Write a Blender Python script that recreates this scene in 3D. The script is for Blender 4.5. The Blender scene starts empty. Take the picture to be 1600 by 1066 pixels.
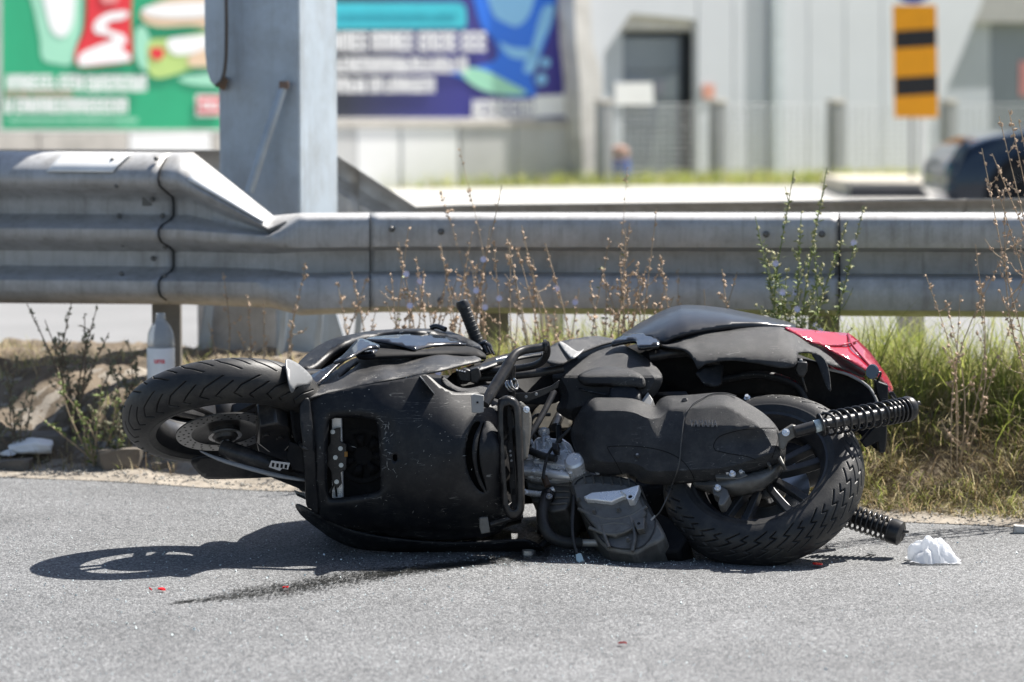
import bpy, bmesh, math, random
import numpy as np
from mathutils import Vector, Matrix
from mathutils.geometry import delaunay_2d_cdt

SC = bpy.context.scene
COL = SC.collection
random.seed(4)
RNG = np.random.default_rng(7)

# ------------------------------------------------------------------ camera, sky, sun
F = 4720.0            # focal length in pixels of the 1600 px wide photograph
HC = 1.27             # camera height
T = math.atan(390.0 / F)
cam_d = bpy.data.cameras.new('camera')
cam = bpy.data.objects.new('camera', cam_d)
COL.objects.link(cam)
cam.location = (0, 0, HC)
cam.rotation_euler = (math.pi / 2 - T, 0, 0)
cam_d.sensor_width = 36.0
cam_d.sensor_fit = 'HORIZONTAL'
cam_d.lens = F / 1600 * 36.0
cam_d.clip_start = 0.1
cam_d.clip_end = 2000
cam_d.dof.use_dof = True
cam_d.dof.focus_distance = 8.2
cam_d.dof.aperture_fstop = 2.8
cam_d.dof.aperture_blades = 9
SC.camera = cam

SUN_DIR = Vector((0.55, 0.44, 1.0)).normalized()      # towards the sun
el = math.asin(SUN_DIR.z)
w = bpy.data.worlds.new('World')
SC.world = w
w.use_nodes = True
nt = w.node_tree
bg = nt.nodes['Background']
sky = nt.nodes.new('ShaderNodeTexSky')
sky.sky_type = 'NISHITA'
sky.sun_disc = False
sky.sun_elevation = el
sky.sun_rotation = math.atan2(SUN_DIR.x, SUN_DIR.y)
sky.dust_density = 1.5
nt.links.new(sky.outputs[0], bg.inputs[0])
bg.inputs[1].default_value = 0.06
sd = bpy.data.lights.new('sun', 'SUN')
sd.energy = 4.8
sd.angle = math.radians(0.53)
sd.color = (1.0, 0.955, 0.89)
so = bpy.data.objects.new('sun', sd)
COL.objects.link(so)
so.rotation_euler = SUN_DIR.to_track_quat('Z', 'Y').to_euler()
SC.view_settings.view_transform = 'Standard'
SC.view_settings.look = 'None'
SC.view_settings.gamma = 1.0
SC.view_settings.exposure = 1.22
SC.view_settings.use_curve_mapping = False
SC.render.engine = 'CYCLES'
SC.cycles.max_bounces = 8

# ------------------------------------------------------------------ geometry helpers
CT, ST = math.cos(T), math.sin(T)

def ray(px, py):
    a = (px - 800) / F
    b = -(py - 533) / F
    return Vector((a, CT + b * ST, -ST + b * CT))

def P(px, py, Y):
    d = ray(px, py)
    return Vector((0, 0, HC)) + d * (Y / d.y)

def G(px, py, z=0.0):
    d = ray(px, py)
    return Vector((0, 0, HC)) + d * ((z - HC) / d.z)

class Frame:
    def __init__(self, C, N):
        self.C = Vector(C)
        self.N = Vector(N).normalized()
    def at(self, px, py, h=0.0):
        d = ray(px, py)
        o = Vector((0, 0, HC))
        t = (self.C + self.N * h - o).dot(self.N) / d.dot(self.N)
        return o + d * t

WLOC = {}
NORECENTER = False

def mk(name, verts, faces, mat=None, parent=None, smooth=True, angle=40, world_parent=None):
    """One mesh object; vertices are given in world space, the origin goes to the middle of the bottom."""
    v = np.array([tuple(p) for p in verts], dtype=float)
    lo, hi = v.min(0), v.max(0)
    c = np.array([(lo[0] + hi[0]) / 2, (lo[1] + hi[1]) / 2, lo[2]])
    me = bpy.data.meshes.new(name)
    me.from_pydata((v - c).tolist(), [], [tuple(f) for f in faces])
    me.validate()
    if smooth:
        me.polygons.foreach_set('use_smooth', [True] * len(me.polygons))
        try:
            me.set_sharp_from_angle(angle=math.radians(angle))
        except Exception:
            pass
    o = bpy.data.objects.new(name, me)
    COL.objects.link(o)
    if isinstance(mat, (list, tuple)):
        for m in mat:
            me.materials.append(m)
    elif mat is not None:
        me.materials.append(mat)
    place(o, Vector(c), parent)
    return o

def place(o, loc, parent):
    WLOC[o.name] = Vector(loc)
    if parent is not None:
        o.parent = parent
        o.location = Vector(loc) - WLOC[parent.name]
    else:
        o.location = Vector(loc)

def empty(name, loc, parent=None):
    o = bpy.data.objects.new(name, None)
    COL.objects.link(o)
    o.empty_display_size = 0.1
    place(o, Vector(loc), parent)
    return o

def tag(o, label=None, cat=None, group=None, kind=None):
    if label: o['label'] = label
    if cat: o['category'] = cat
    if group: o['group'] = group
    if kind: o['kind'] = kind
    return o

def bevel(o, wd=0.004, seg=2, ang=35):
    m = o.modifiers.new('bevel', 'BEVEL')
    m.width = wd; m.segments = seg; m.limit_method = 'ANGLE'; m.angle_limit = math.radians(ang)
    m.harden_normals = False
    return o

def solid(o, t, off=-1):
    m = o.modifiers.new('solid', 'SOLIDIFY')
    m.thickness = t; m.offset = off
    return o

def catmull(pts, n=4, closed=False):
    pts = [np.array(p, float) for p in pts]
    N = len(pts)
    if N < 3:
        return [tuple(p) for p in pts]
    out = []
    rng = range(N) if closed else range(N - 1)
    for i in rng:
        if closed:
            p0, p1, p2, p3 = pts[i - 1], pts[i], pts[(i + 1) % N], pts[(i + 2) % N]
        else:
            p1, p2 = pts[i], pts[i + 1]
            p0 = pts[i - 1] if i > 0 else 2 * p1 - p2
            p3 = pts[i + 2] if i + 2 < N else 2 * p2 - p1
        for k in range(n):
            t = k / n
            out.append(0.5 * ((2 * p1) + (-p0 + p2) * t + (2 * p0 - 5 * p1 + 4 * p2 - p3) * t * t
                              + (-p0 + 3 * p1 - 3 * p2 + p3) * t ** 3))
    if not closed:
        out.append(pts[-1])
    return [tuple(p) for p in out]

def tps(ctrl):
    c = np.array(ctrl, float)
    x = c[:, :2] / 100.0
    n = len(c)
    if n == 1:
        return lambda q: np.full(len(q), c[0, 2])
    def phi(r2):
        return 0.5 * r2 * np.log(np.maximum(r2, 1e-12))
    d2 = ((x[:, None] - x[None]) ** 2).sum(-1)
    K = phi(d2) + np.eye(n) * 0.003
    Pm = np.hstack([np.ones((n, 1)), x])
    A = np.zeros((n + 3, n + 3))
    A[:n, :n] = K; A[:n, n:] = Pm; A[n:, :n] = Pm.T
    A[n:, n:] += np.eye(3) * 1e-9
    sol = np.linalg.lstsq(A, np.concatenate([c[:, 2], np.zeros(3)]), rcond=None)[0]
    def f(q):
        q = np.asarray(q, float) / 100.0
        d2 = ((q[:, None] - x[None]) ** 2).sum(-1)
        return phi(d2) @ sol[:n] + sol[n] + q @ sol[n + 1:]
    return f

def in_poly(q, poly):
    q = np.asarray(q); p = np.asarray(poly)
    x, y = q[:, 0], q[:, 1]
    ins = np.zeros(len(q), bool)
    j = len(p) - 1
    for i in range(len(p)):
        xi, yi = p[i]; xj, yj = p[j]
        c = ((yi > y) != (yj > y)) & (x < (xj - xi) * (y - yi) / ((yj - yi) or 1e-9) + xi)
        ins ^= c
        j = i
    return ins

def dist_poly(q, poly):
    q = np.asarray(q, float); p = np.asarray(poly, float)
    best = np.full(len(q), 1e9)
    for i in range(len(p)):
        a, b = p[i - 1], p[i]
        ab = b - a
        t = np.clip(((q - a) @ ab) / max(ab @ ab, 1e-9), 0, 1)
        d = np.linalg.norm(q - (a + t[:, None] * ab), axis=1)
        best = np.minimum(best, d)
    return best

def triangulate(outline, holes=(), step=8.0, lines=()):
    """Constrained triangulation of an outline with holes and inner grid points (all 2D)."""
    vs, es = [], []
    def ring(r):
        b = len(vs)
        vs.extend([Vector((float(p[0]), float(p[1]))) for p in r])
        n = len(r)
        es.extend([(b + i, b + (i + 1) % n) for i in range(n)])
    ring(outline)
    for h in holes:
        ring(h)
    for l_ in lines:
        ring(l_)
    o = np.array(outline)
    lo, hi = o.min(0), o.max(0)
    gx = np.arange(lo[0] + step / 2, hi[0], step)
    gy = np.arange(lo[1] + step / 2, hi[1], step)
    if len(gx) and len(gy):
        q = np.stack(np.meshgrid(gx, gy), -1).reshape(-1, 2)
        keep = in_poly(q, outline) & (dist_poly(q, outline) > step * 0.35)
        for h in holes:
            keep &= ~in_poly(q, h) & (dist_poly(q, h) > step * 0.35)
        for l_ in lines:
            keep &= dist_poly(q, l_) > step * 0.35
        vs.extend([Vector((float(a), float(b))) for a, b in q[keep]])
    r = delaunay_2d_cdt(vs, es, [], 0, 1e-5)
    V = np.array([(v.x, v.y) for v in r[0]])
    Fc = [f for f in r[2]]
    cen = np.array([V[list(f)].mean(0) for f in Fc])
    keep = in_poly(cen, outline)
    for h in holes:
        keep &= ~in_poly(cen, h)
    return V, [f for f, k in zip(Fc, keep) if k]

def relief(name, outline, ctrl, mat, parent=None, holes=(), frame=None, step=7.0, thick=0.004,
           pillow=None, n=3, sharp=False, extra=None, hsharp=False, angle=50, profile=2.2, inset=False):
    """A curved panel: outline traced in the picture, its depth (or height over a frame) given by control points."""
    ol = list(outline) if sharp else catmull(outline, n, True)
    hs = [list(h) if hsharp else catmull(h, n, True) for h in holes]
    lines = []
    if inset:
        q = np.array(ol); t_ = np.roll(q, -1, 0) - np.roll(q, 1, 0)
        t_ /= np.maximum(np.linalg.norm(t_, axis=1)[:, None], 1e-6)
        nn = np.stack([-t_[:, 1], t_[:, 0]], 1)
        ar = sum(ol[i - 1][0] * ol[i][1] - ol[i][0] * ol[i - 1][1] for i in range(len(ol)))
        q = q + nn * pillow[0] * (1 if ar > 0 else -1)
        q = q[in_poly(q, ol) & (dist_poly(q, ol) > pillow[0] * .93)]
        lines = [q.tolist()]
    V, Fc = triangulate(ol, hs, step, lines)
    h = ctrl(V) if callable(ctrl) else tps(ctrl)(V)
    if pillow:
        wd, H = pillow
        d = dist_poly(V, ol)
        t = np.clip(d / wd, 0, 1)
        pr = (1 - (1 - t) ** profile) ** (1 / profile)
        h = h + (H * pr if frame else -H * pr)
    if extra is not None:
        h = h + extra(V)
    if frame:
        v3 = [frame.at(a, b, c) for (a, b), c in zip(V, h)]
    else:
        v3 = [P(a, b, c) for (a, b), c in zip(V, h)]
    # orientation: front of the panel faces the camera
    f0 = np.zeros(3)
    A = np.array([tuple(p) for p in v3])
    for f in Fc[:: max(1, len(Fc) // 40)]:
        f0 += np.cross(A[f[1]] - A[f[0]], A[f[2]] - A[f[0]])
    if f0 @ (A.mean(0) - np.array([0, 0, HC])) > 0:
        Fc = [tuple(reversed(f)) for f in Fc]
    o = mk(name, v3, Fc, mat, parent, angle=angle)
    if thick:
        solid(o, thick)
    return o

def prism(name, outline, mat, parent=None, frame=None, h0=0.0, h1=0.02, Y=None, dY=0.1, bev=0.003, n=3, sharp=True):
    ol = list(outline) if sharp else catmull(outline, n, True)
    if frame:
        a = [frame.at(x, y, h1) for x, y in ol]
        d = frame.N * (h0 - h1)
        b = [p + d for p in a]
    else:
        a = [P(x, y, Y) for x, y in ol]
        b = [p + Vector((0, dY, 0)) for p in a]
    m = len(ol)
    area = sum(ol[i - 1][0] * ol[i][1] - ol[i][0] * ol[i - 1][1] for i in range(m))
    front = list(range(m)); back = list(range(m, 2 * m))
    if area > 0:
        faces = [tuple(reversed(front)), tuple(back)] + [(i, (i + 1) % m, m + (i + 1) % m, m + i) for i in range(m)]
    else:
        faces = [tuple(front), tuple(reversed(back))] + [(i, m + i, m + (i + 1) % m, (i + 1) % m) for i in range(m)]
    o = mk(name, a + b, faces, mat, parent, angle=30)
    if bev:
        bevel(o, bev)
    return o

def tube_vf(pts, r, seg=10, caps=True):
    pts = [Vector(p) for p in pts]
    rs = r if isinstance(r, (list, tuple)) else [r] * len(pts)
    V, Fc = [], []
    t0 = (pts[1] - pts[0]).normalized()
    up = Vector((0, 0, 1)) if abs(t0.z) < 0.9 else Vector((1, 0, 0))
    nrm = (up - t0 * up.dot(t0)).normalized()
    for i, p in enumerate(pts):
        a = pts[max(i - 1, 0)]; b = pts[min(i + 1, len(pts) - 1)]
        t = (b - a).normalized() if (b - a).length > 1e-9 else t0
        nrm = (nrm - t * nrm.dot(t))
        nrm = nrm.normalized() if nrm.length > 1e-9 else Vector((1, 0, 0))
        bn = t.cross(nrm)
        for k in range(seg):
            an = 2 * math.pi * k / seg
            V.append(p + (nrm * math.cos(an) + bn * math.sin(an)) * rs[i])
    for i in range(len(pts) - 1):
        for k in range(seg):
            k2 = (k + 1) % seg
            Fc.append((i * seg + k, i * seg + k2, (i + 1) * seg + k2, (i + 1) * seg + k))
    if caps:
        Fc.append(tuple(reversed(range(seg))))
        e = (len(pts) - 1) * seg
        Fc.append(tuple(range(e, e + seg)))
    return V, Fc

def tube(name, pts, r, mat, parent=None, seg=10, smooth_n=4):
    pts = [tuple(p) for p in pts]
    if smooth_n > 1 and len(pts) > 2:
        rr = r
        if isinstance(r, (list, tuple)):
            q = catmull([p + (x,) for p, x in zip(pts, r)], smooth_n)
            pts = [p[:3] for p in q]; rr = [p[3] for p in q]
        else:
            pts = catmull(pts, smooth_n)
        r = rr
    V, Fc = tube_vf(pts, r, seg)
    return mk(name, V, Fc, mat, parent, angle=45)

def axes(A):
    A = Vector(A).normalized()
    u = Vector((1, 0, 0)) if abs(A.x) < 0.8 else Vector((0, 0, 1))
    u = (u - A * u.dot(A)).normalized()
    return A, u, A.cross(u)

def lathe_vf(prof, C, A, seg=48, close=False):
    """prof: list of (radius, height along the axis)."""
    C = Vector(C); A, u, v = axes(A)
    V, Fc = [], []
    n = len(prof)
    for k in range(seg):
        an = 2 * math.pi * k / seg
        d = u * math.cos(an) + v * math.sin(an)
        for r, h in prof:
            V.append(C + d * r + A * h)
    for k in range(seg):
        k2 = (k + 1) % seg
        for i in range(n if close else n - 1):
            i2 = (i + 1) % n
            Fc.append((k * n + i, k2 * n + i, k2 * n + i2, k * n + i2))
    return V, Fc

def lathe(name, prof, C, A, mat, parent=None, seg=48, close=False, angle=35):
    V, Fc = lathe_vf(prof, C, A, seg, close)
    o = mk(name, V, Fc, mat, parent, angle=angle)
    fix_normals(o)
    return o

def fix_normals(o):
    bm = bmesh.new(); bm.from_mesh(o.data)
    bmesh.ops.remove_doubles(bm, verts=bm.verts, dist=1e-6)
    bmesh.ops.recalc_face_normals(bm, faces=bm.faces)
    bm.to_mesh(o.data); bm.free()

def cyl(name, p0, p1, r0, mat, parent=None, seg=20, r1=None, bev=0.0015):
    p0, p1 = Vector(p0), Vector(p1)
    L = (p1 - p0).length
    r1 = r0 if r1 is None else r1
    b = min(bev, r0 * 0.3, max(r1, 1e-4) * 0.3, L * 0.3)
    return lathe(name, [(0, 0), (r0 - b, 0), (r0, b), (r1, L - b), (r1 - b, L), (0, L)], p0, p1 - p0, mat, parent, seg)

def hexbolt(name, p, A, r, h, mat, parent):
    p = Vector(p); A = Vector(A).normalized()
    V1, F1 = lathe_vf([(0, 0), (r * 1.5, 0), (r * 1.5, h * .35), (0, h * .35)], p, A, 16)
    V2, F2 = lathe_vf([(0, h * .3), (r, h * .3), (r, h * .9), (r * .85, h), (0, h)], p, A, 6)
    k = len(V1)
    o = mk(name, V1 + V2, F1 + [tuple(i + k for i in f) for f in F2], mat, parent, angle=25)
    fix_normals(o)
    return o

def box_vf(lo, hi):
    x0, y0, z0 = lo; x1, y1, z1 = hi
    V = [(x0, y0, z0), (x1, y0, z0), (x1, y1, z0), (x0, y1, z0), (x0, y0, z1), (x1, y0, z1), (x1, y1, z1), (x0, y1, z1)]
    Fc = [(0, 3, 2, 1), (4, 5, 6, 7), (0, 1, 5, 4), (1, 2, 6, 5), (2, 3, 7, 6), (3, 0, 4, 7)]
    return V, Fc

def box(name, lo, hi, mat, parent=None, bev=0.003, seg=2):
    V, Fc = box_vf(lo, hi)
    o = mk(name, V, Fc, mat, parent, smooth=True, angle=30)
    if bev:
        bevel(o, bev, seg)
    return o

def loft(name, secs, mat, parent=None, closed=True, caps=True, angle=40):
    V, Fc = [], []
    n = len(secs[0])
    for s in secs:
        V.extend(s)
    for i in range(len(secs) - 1):
        for k in range(n if closed else n - 1):
            k2 = (k + 1) % n
            Fc.append((i * n + k, i * n + k2, (i + 1) * n + k2, (i + 1) * n + k))
    if caps and closed:
        Fc.append(tuple(reversed(range(n))))
        e = (len(secs) - 1) * n
        Fc.append(tuple(range(e, e + n)))
    o = mk(name, V, Fc, mat, parent, angle=angle)
    fix_normals(o)
    return o

def text_verts(body, size=1.0, bold=0.0, extrude=0.0):
    c = bpy.data.curves.new('txt', 'FONT')
    c.body = body; c.size = size; c.offset = bold; c.extrude = extrude
    c.align_x = 'CENTER'; c.align_y = 'CENTER'
    c.resolution_u = 3
    o = bpy.data.objects.new('txt', c)
    COL.objects.link(o)
    dg = bpy.context.evaluated_depsgraph_get()
    me = bpy.data.meshes.new_from_object(o.evaluated_get(dg))
    V = [tuple(v.co) for v in me.vertices]
    Fc = [tuple(p.vertices) for p in me.polygons]
    bpy.data.objects.remove(o); bpy.data.curves.remove(c); bpy.data.meshes.remove(me)
    return V, Fc

# ------------------------------------------------------------------ materials
def M(name, col, rough=0.5, metal=0.0, var=0.12, vscale=6.0, bump=0.0, bscale=300.0, dust=None, dscale=60.0,
      damt=0.5, spec=0.5, coat=0.0, trans=0.0, ior=1.45, rvar=0.1, speck=None, speckscale=260.0, speckt=0.14,
      streak=None, emit=None, alpha=1.0, sss=0.0, coords='Object', scratch=None):
    m = bpy.data.materials.new(name)
    m.use_nodes = True
    t = m.node_tree; N = t.nodes; L = t.links
    b = N['Principled BSDF']
    b.inputs['Metallic'].default_value = metal
    b.inputs['IOR'].default_value = ior
    b.inputs['Specular IOR Level'].default_value = spec
    b.inputs['Coat Weight'].default_value = coat
    b.inputs['Coat Roughness'].default_value = 0.06
    b.inputs['Transmission Weight'].default_value = trans
    if sss:
        b.inputs['Subsurface Weight'].default_value = sss
    if alpha < 1:
        b.inputs['Alpha'].default_value = alpha
    tc = N.new('ShaderNodeTexCoord')
    vec = tc.outputs[coords]
    def noise(scale, detail=4.0, rough_=0.6, v=None):
        n_ = N.new('ShaderNodeTexNoise')
        n_.inputs['Scale'].default_value = scale
        n_.inputs['Detail'].default_value = detail
        n_.inputs['Roughness'].default_value = rough_
        L.new(v or vec, n_.inputs['Vector'])
        return n_.outputs['Fac']
    def ramp(fac, a, b_, ca=(0, 0, 0, 1), cb=(1, 1, 1, 1)):
        r = N.new('ShaderNodeValToRGB')
        r.color_ramp.elements[0].position = a; r.color_ramp.elements[1].position = b_
        r.color_ramp.elements[0].color = ca; r.color_ramp.elements[1].color = cb
        L.new(fac, r.inputs[0])
        return r.outputs[0]
    def mix(fac, a, b_):
        x = N.new('ShaderNodeMix'); x.data_type = 'RGBA'
        if isinstance(fac, float): x.inputs[0].default_value = fac
        else: L.new(fac, x.inputs[0])
        for sock, val in ((x.inputs[6], a), (x.inputs[7], b_)):
            if isinstance(val, tuple): sock.default_value = val
            else: L.new(val, sock)
        return x.outputs[2]
    c = tuple(col) + (1,)
    lo = tuple(max(0, x * (1 - var)) for x in col) + (1,)
    hi = tuple(min(1, x * (1 + var)) for x in col) + (1,)
    cur = ramp(noise(vscale, 6.0, 0.65), 0.3, 0.7, lo, hi)
    rsock = None
    if streak:      # vertical run marks: colour, amount
        mp = N.new('ShaderNodeMapping'); mp.inputs['Scale'].default_value = (1, 1, 0.06)
        L.new(vec, mp.inputs[0])
        f = ramp(noise(streak[2], 5.0, 0.7, mp.outputs[0]), 0.5, 0.75, (0, 0, 0, 1), (streak[1],) * 3 + (1,))
        cur = mix(f, cur, tuple(streak[0]) + (1,))
    if dust:
        f = ramp(noise(dscale, 8.0, 0.75), 0.45, 0.75, (0, 0, 0, 1), (damt,) * 3 + (1,))
        cur = mix(f, cur, tuple(dust) + (1,))
    if speck:
        vo = N.new('ShaderNodeTexVoronoi')
        vo.inputs['Scale'].default_value = speckscale
        L.new(vec, vo.inputs['Vector'])
        big = ramp(noise(vscale * 1.7, 3.0), 0.35, 0.7)
        sub = N.new('ShaderNodeMath'); sub.operation = 'MULTIPLY'; sub.inputs[1].default_value = speckt
        L.new(big, sub.inputs[0])
        lt = N.new('ShaderNodeMath'); lt.operation = 'LESS_THAN'
        L.new(vo.outputs['Distance'], lt.inputs[0]); L.new(sub.outputs[0], lt.inputs[1])
        cur = mix(lt.outputs[0], cur, tuple(speck) + (1,))
    if scratch:
        for ang, sc in ((0.5, 9.0), (-0.35, 14.0), (1.2, 7.0)):
            mp = N.new('ShaderNodeMapping'); mp.inputs['Rotation'].default_value = (0.3, ang, 0.2); mp.inputs['Scale'].default_value = (0.12, 1.0, 1.6)
            L.new(vec, mp.inputs[0])
            nz = noise(sc * 4, 2.0, 0.4, mp.outputs[0])
            d1 = N.new('ShaderNodeMath'); d1.operation = 'SUBTRACT'; d1.inputs[1].default_value = 0.5; L.new(nz, d1.inputs[0])
            d2 = N.new('ShaderNodeMath'); d2.operation = 'ABSOLUTE'; L.new(d1.outputs[0], d2.inputs[0])
            d3 = N.new('ShaderNodeMath'); d3.operation = 'LESS_THAN'; d3.inputs[1].default_value = 0.0065; L.new(d2.outputs[0], d3.inputs[0])
            mk_ = ramp(noise(sc, 4.0, 0.7), 0.56, 0.66, (0, 0, 0, 1), (scratch[1],) * 3 + (1,))
            d4 = N.new('ShaderNodeMath'); d4.operation = 'MULTIPLY'; L.new(d3.outputs[0], d4.inputs[0]); L.new(mk_, d4.inputs[1])
            cur = mix(d4.outputs[0], cur, tuple(scratch[0]) + (1,))
    L.new(cur, b.inputs['Base Color'])
    rr = N.new('ShaderNodeMapRange')
    rr.inputs['To Min'].default_value = max(0.02, rough - rvar); rr.inputs['To Max'].default_value = min(1, rough + rvar)
    L.new(noise(vscale * 3, 5.0), rr.inputs['Value'])
    L.new(rr.outputs[0], b.inputs['Roughness'])
    if bump:
        bp = N.new('ShaderNodeBump')
        bp.inputs['Strength'].default_value = bump
        bp.inputs['Distance'].default_value = 0.002
        L.new(noise(bscale, 4.0, 0.6), bp.inputs['Height'])
        L.new(bp.outputs[0], b.inputs['Normal'])
    if emit:
        b.inputs['Emission Color'].default_value = tuple(emit) + (1,)
    return m

plastic = M('black_plastic', (0.0085, 0.0095, 0.012), 0.44, spec=.36, bump=0.25, bscale=500, dust=(0.10, 0.095, 0.085), dscale=22, damt=0.22,
            speck=(0.34, 0.33, 0.30), speckscale=75, speckt=0.13, var=0.25, scratch=((.22, .22, .21), .8))
plastic_grey = M('grained_plastic', (0.027, 0.028, 0.0305), 0.50, spec=.42, bump=1.0, bscale=650, dust=(0.13, 0.125, 0.115), dscale=25, damt=0.3,
                 speck=(0.32, 0.31, 0.28), speckscale=85, speckt=0.12, var=0.2, scratch=((.20, .20, .19), .7))
dusty = M('dusty_plastic', (0.022, 0.022, 0.023), 0.5, bump=0.4, bscale=450, dust=(0.17, 0.16, 0.145), dscale=9, damt=0.55, speck=(0.5, 0.48, 0.44), speckscale=80, speckt=0.19, var=0.2, scratch=((.25, .24, .22), .8))
seat_mat = M('seat_paint', (0.020, 0.022, 0.027), 0.33, bump=0.05, bscale=300, dust=(0.10, 0.1, 0.1), dscale=15, damt=0.12, var=0.15, coat=0.15)
gloss = M('gloss_black', (0.010, 0.011, 0.013), 0.14, coat=0.6, dust=(0.18, 0.17, 0.16), dscale=30, damt=0.16,
          speck=(0.5, 0.5, 0.48), speckscale=120, speckt=0.11)
dark = M('dark_inner', (0.006, 0.006, 0.007), 0.7, spec=.25, dust=(0.04, 0.038, 0.034), dscale=20, damt=0.4)
rubber = M('tyre_rubber', (0.019, 0.019, 0.0195), 0.50, spec=.45, bump=0.25, bscale=220, dust=(0.13, 0.12, 0.10), dscale=14, damt=0.35, var=0.2)
rim_mat = M('rim_paint', (0.045, 0.046, 0.05), 0.36, metal=0.35, dust=(0.14, 0.13, 0.11), dscale=25, damt=0.35)
alu = M('cast_aluminium', (0.90, 0.92, 0.95), 0.28, metal=0.5, bump=0.3, bscale=350, dust=(0.20, 0.18, 0.15), dscale=22, damt=0.25, var=0.15)
alu_dirty = M('dirty_aluminium', (0.15, 0.147, 0.138), 0.40, metal=0.35, bump=0.5, bscale=300, dust=(0.05, 0.043, 0.035), dscale=18, damt=0.7, var=0.3)
steel = M('steel', (0.5, 0.5, 0.5), 0.3, metal=0.9, dust=(0.2, 0.17, 0.13), dscale=40, damt=0.4)
blk_metal = M('black_metal', (0.016, 0.016, 0.017), 0.35, dust=(0.16, 0.14, 0.12), dscale=30, damt=0.3, speck=(0.35, 0.33, 0.3), speckscale=160, speckt=0.12)
hose_mat = M('hose_rubber', (0.02, 0.02, 0.02), 0.5, dust=(0.12, 0.11, 0.1), dscale=18, damt=0.3)
galv = M('galvanised_steel', (0.46, 0.46, 0.455), 0.5, metal=0.25, var=0.16, vscale=5, bump=0.12, bscale=60,
         dust=(0.17, 0.155, 0.13), dscale=9, damt=0.55, streak=((0.14, 0.12, 0.095), 0.45, 30.0))
galv2 = M('galvanised_pole', (0.44, 0.51, 0.58), 0.45, metal=0.3, var=0.15, vscale=3, bump=0.1, bscale=40,
          dust=(0.22, 0.215, 0.2), dscale=5, damt=0.5, streak=((0.2, 0.18, 0.15), 0.4, 16.0))
reflect_white = M('white_foil', (0.8, 0.8, 0.78), 0.4)
red_lens = M('red_lens', (0.50, 0.028, 0.055), 0.14, trans=0.3, ior=1.49, var=0.1, spec=0.7, coat=0.8)
pale_plastic = M('pale_plastic', (0.30, 0.30, 0.295), 0.5, dust=(0.12, 0.11, 0.1), dscale=20, damt=0.35)

# ------------------------------------------------------------------ ground, road, verge
def edge_y(x):
    """Y of the asphalt edge at X (the road runs a little obliquely)."""
    return 9.34 - 0.36 * x + 0.02 * math.sin(x * 3.1) + 0.012 * math.sin(x * 9.3 + 1)

def asphalt_mat():
    m = bpy.data.materials.new('asphalt'); m.use_nodes = True
    t = m.node_tree; N = t.nodes; L = t.links; b = N['Principled BSDF']
    tc = N.new('ShaderNodeTexCoord'); v = tc.outputs['Object']
    vo = N.new('ShaderNodeTexVoronoi'); vo.inputs['Scale'].default_value = 215; vo.feature = 'F1'
    L.new(v, vo.inputs['Vector'])
    cr = N.new('ShaderNodeValToRGB'); e = cr.color_ramp.elements
    e[0].position = 0.0; e[0].color = (0.068, 0.072, 0.077, 1)
    e[1].position = 1.0; e[1].color = (0.345, 0.35, 0.352, 1)
    x = cr.color_ramp.elements.new(0.5); x.color = (0.165, 0.169, 0.174, 1)
    sp = N.new('ShaderNodeSeparateColor'); L.new(vo.outputs['Color'], sp.inputs[0])
    L.new(sp.outputs[0], cr.inputs[0])
    n1 = N.new('ShaderNodeTexNoise'); n1.inputs['Scale'].default_value = 1.6; n1.inputs['Detail'].default_value = 7; n1.inputs['Roughness'].default_value = 0.7
    L.new(v, n1.inputs['Vector'])
    r1 = N.new('ShaderNodeMapRange'); r1.inputs['From Min'].default_value = .3; r1.inputs['From Max'].default_value = .7
    r1.inputs['To Min'].default_value = .76; r1.inputs['To Max'].default_value = 1.16
    L.new(n1.outputs[0], r1.inputs['Value'])
    mu = N.new('ShaderNodeMix'); mu.data_type = 'RGBA'; mu.blend_type = 'MULTIPLY'; mu.inputs[0].default_value = 1
    L.new(cr.outputs[0], mu.inputs[6]); L.new(r1.outputs[0], mu.inputs[7])
    # gaps between the stones
    g = N.new('ShaderNodeMapRange'); g.inputs['From Min'].default_value = 0.35; g.inputs['From Max'].default_value = 0.75
    g.inputs['To Min'].default_value = 1.0; g.inputs['To Max'].default_value = 0.35
    L.new(vo.outputs['Distance'], g.inputs['Value'])
    mu2 = N.new('ShaderNodeMix'); mu2.data_type = 'RGBA'; mu2.blend_type = 'MULTIPLY'; mu2.inputs[0].default_value = 1
    L.new(mu.outputs[2], mu2.inputs[6]); L.new(g.outputs[0], mu2.inputs[7])
    L.new(mu2.outputs[2], b.inputs['Base Color'])
    b.inputs['Roughness'].default_value = 0.75
    n2 = N.new('ShaderNodeTexNoise'); n2.inputs['Scale'].default_value = 60; n2.inputs['Detail'].default_value = 3
    L.new(v, n2.inputs['Vector'])
    ad = N.new('ShaderNodeMath'); ad.operation = 'SUBTRACT'; L.new(n2.outputs[0], ad.inputs[0]); L.new(vo.outputs['Distance'], ad.inputs[1])
    bp = N.new('ShaderNodeBump'); bp.inputs['Strength'].default_value = 1.0; bp.inputs['Distance'].default_value = 0.0022
    L.new(ad.outputs[0], bp.inputs['Height']); L.new(bp.outputs[0], b.inputs['Normal'])
    return m
asphalt = asphalt_mat()
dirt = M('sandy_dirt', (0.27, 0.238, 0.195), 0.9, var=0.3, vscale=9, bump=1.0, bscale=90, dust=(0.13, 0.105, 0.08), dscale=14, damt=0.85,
         speck=(0.45, 0.43, 0.40), speckscale=70, speckt=0.22)
concrete = M('light_concrete', (0.42, 0.41, 0.385), 0.8, var=0.12, vscale=1.2, bump=0.3, bscale=40)
far_asphalt = M('far_asphalt', (0.19, 0.19, 0.19), 0.8, var=0.12, vscale=0.8, bump=0.4, bscale=120)
soil = M('plain_soil', (0.25, 0.22, 0.17), 0.9, var=0.2, vscale=0.5)

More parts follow.
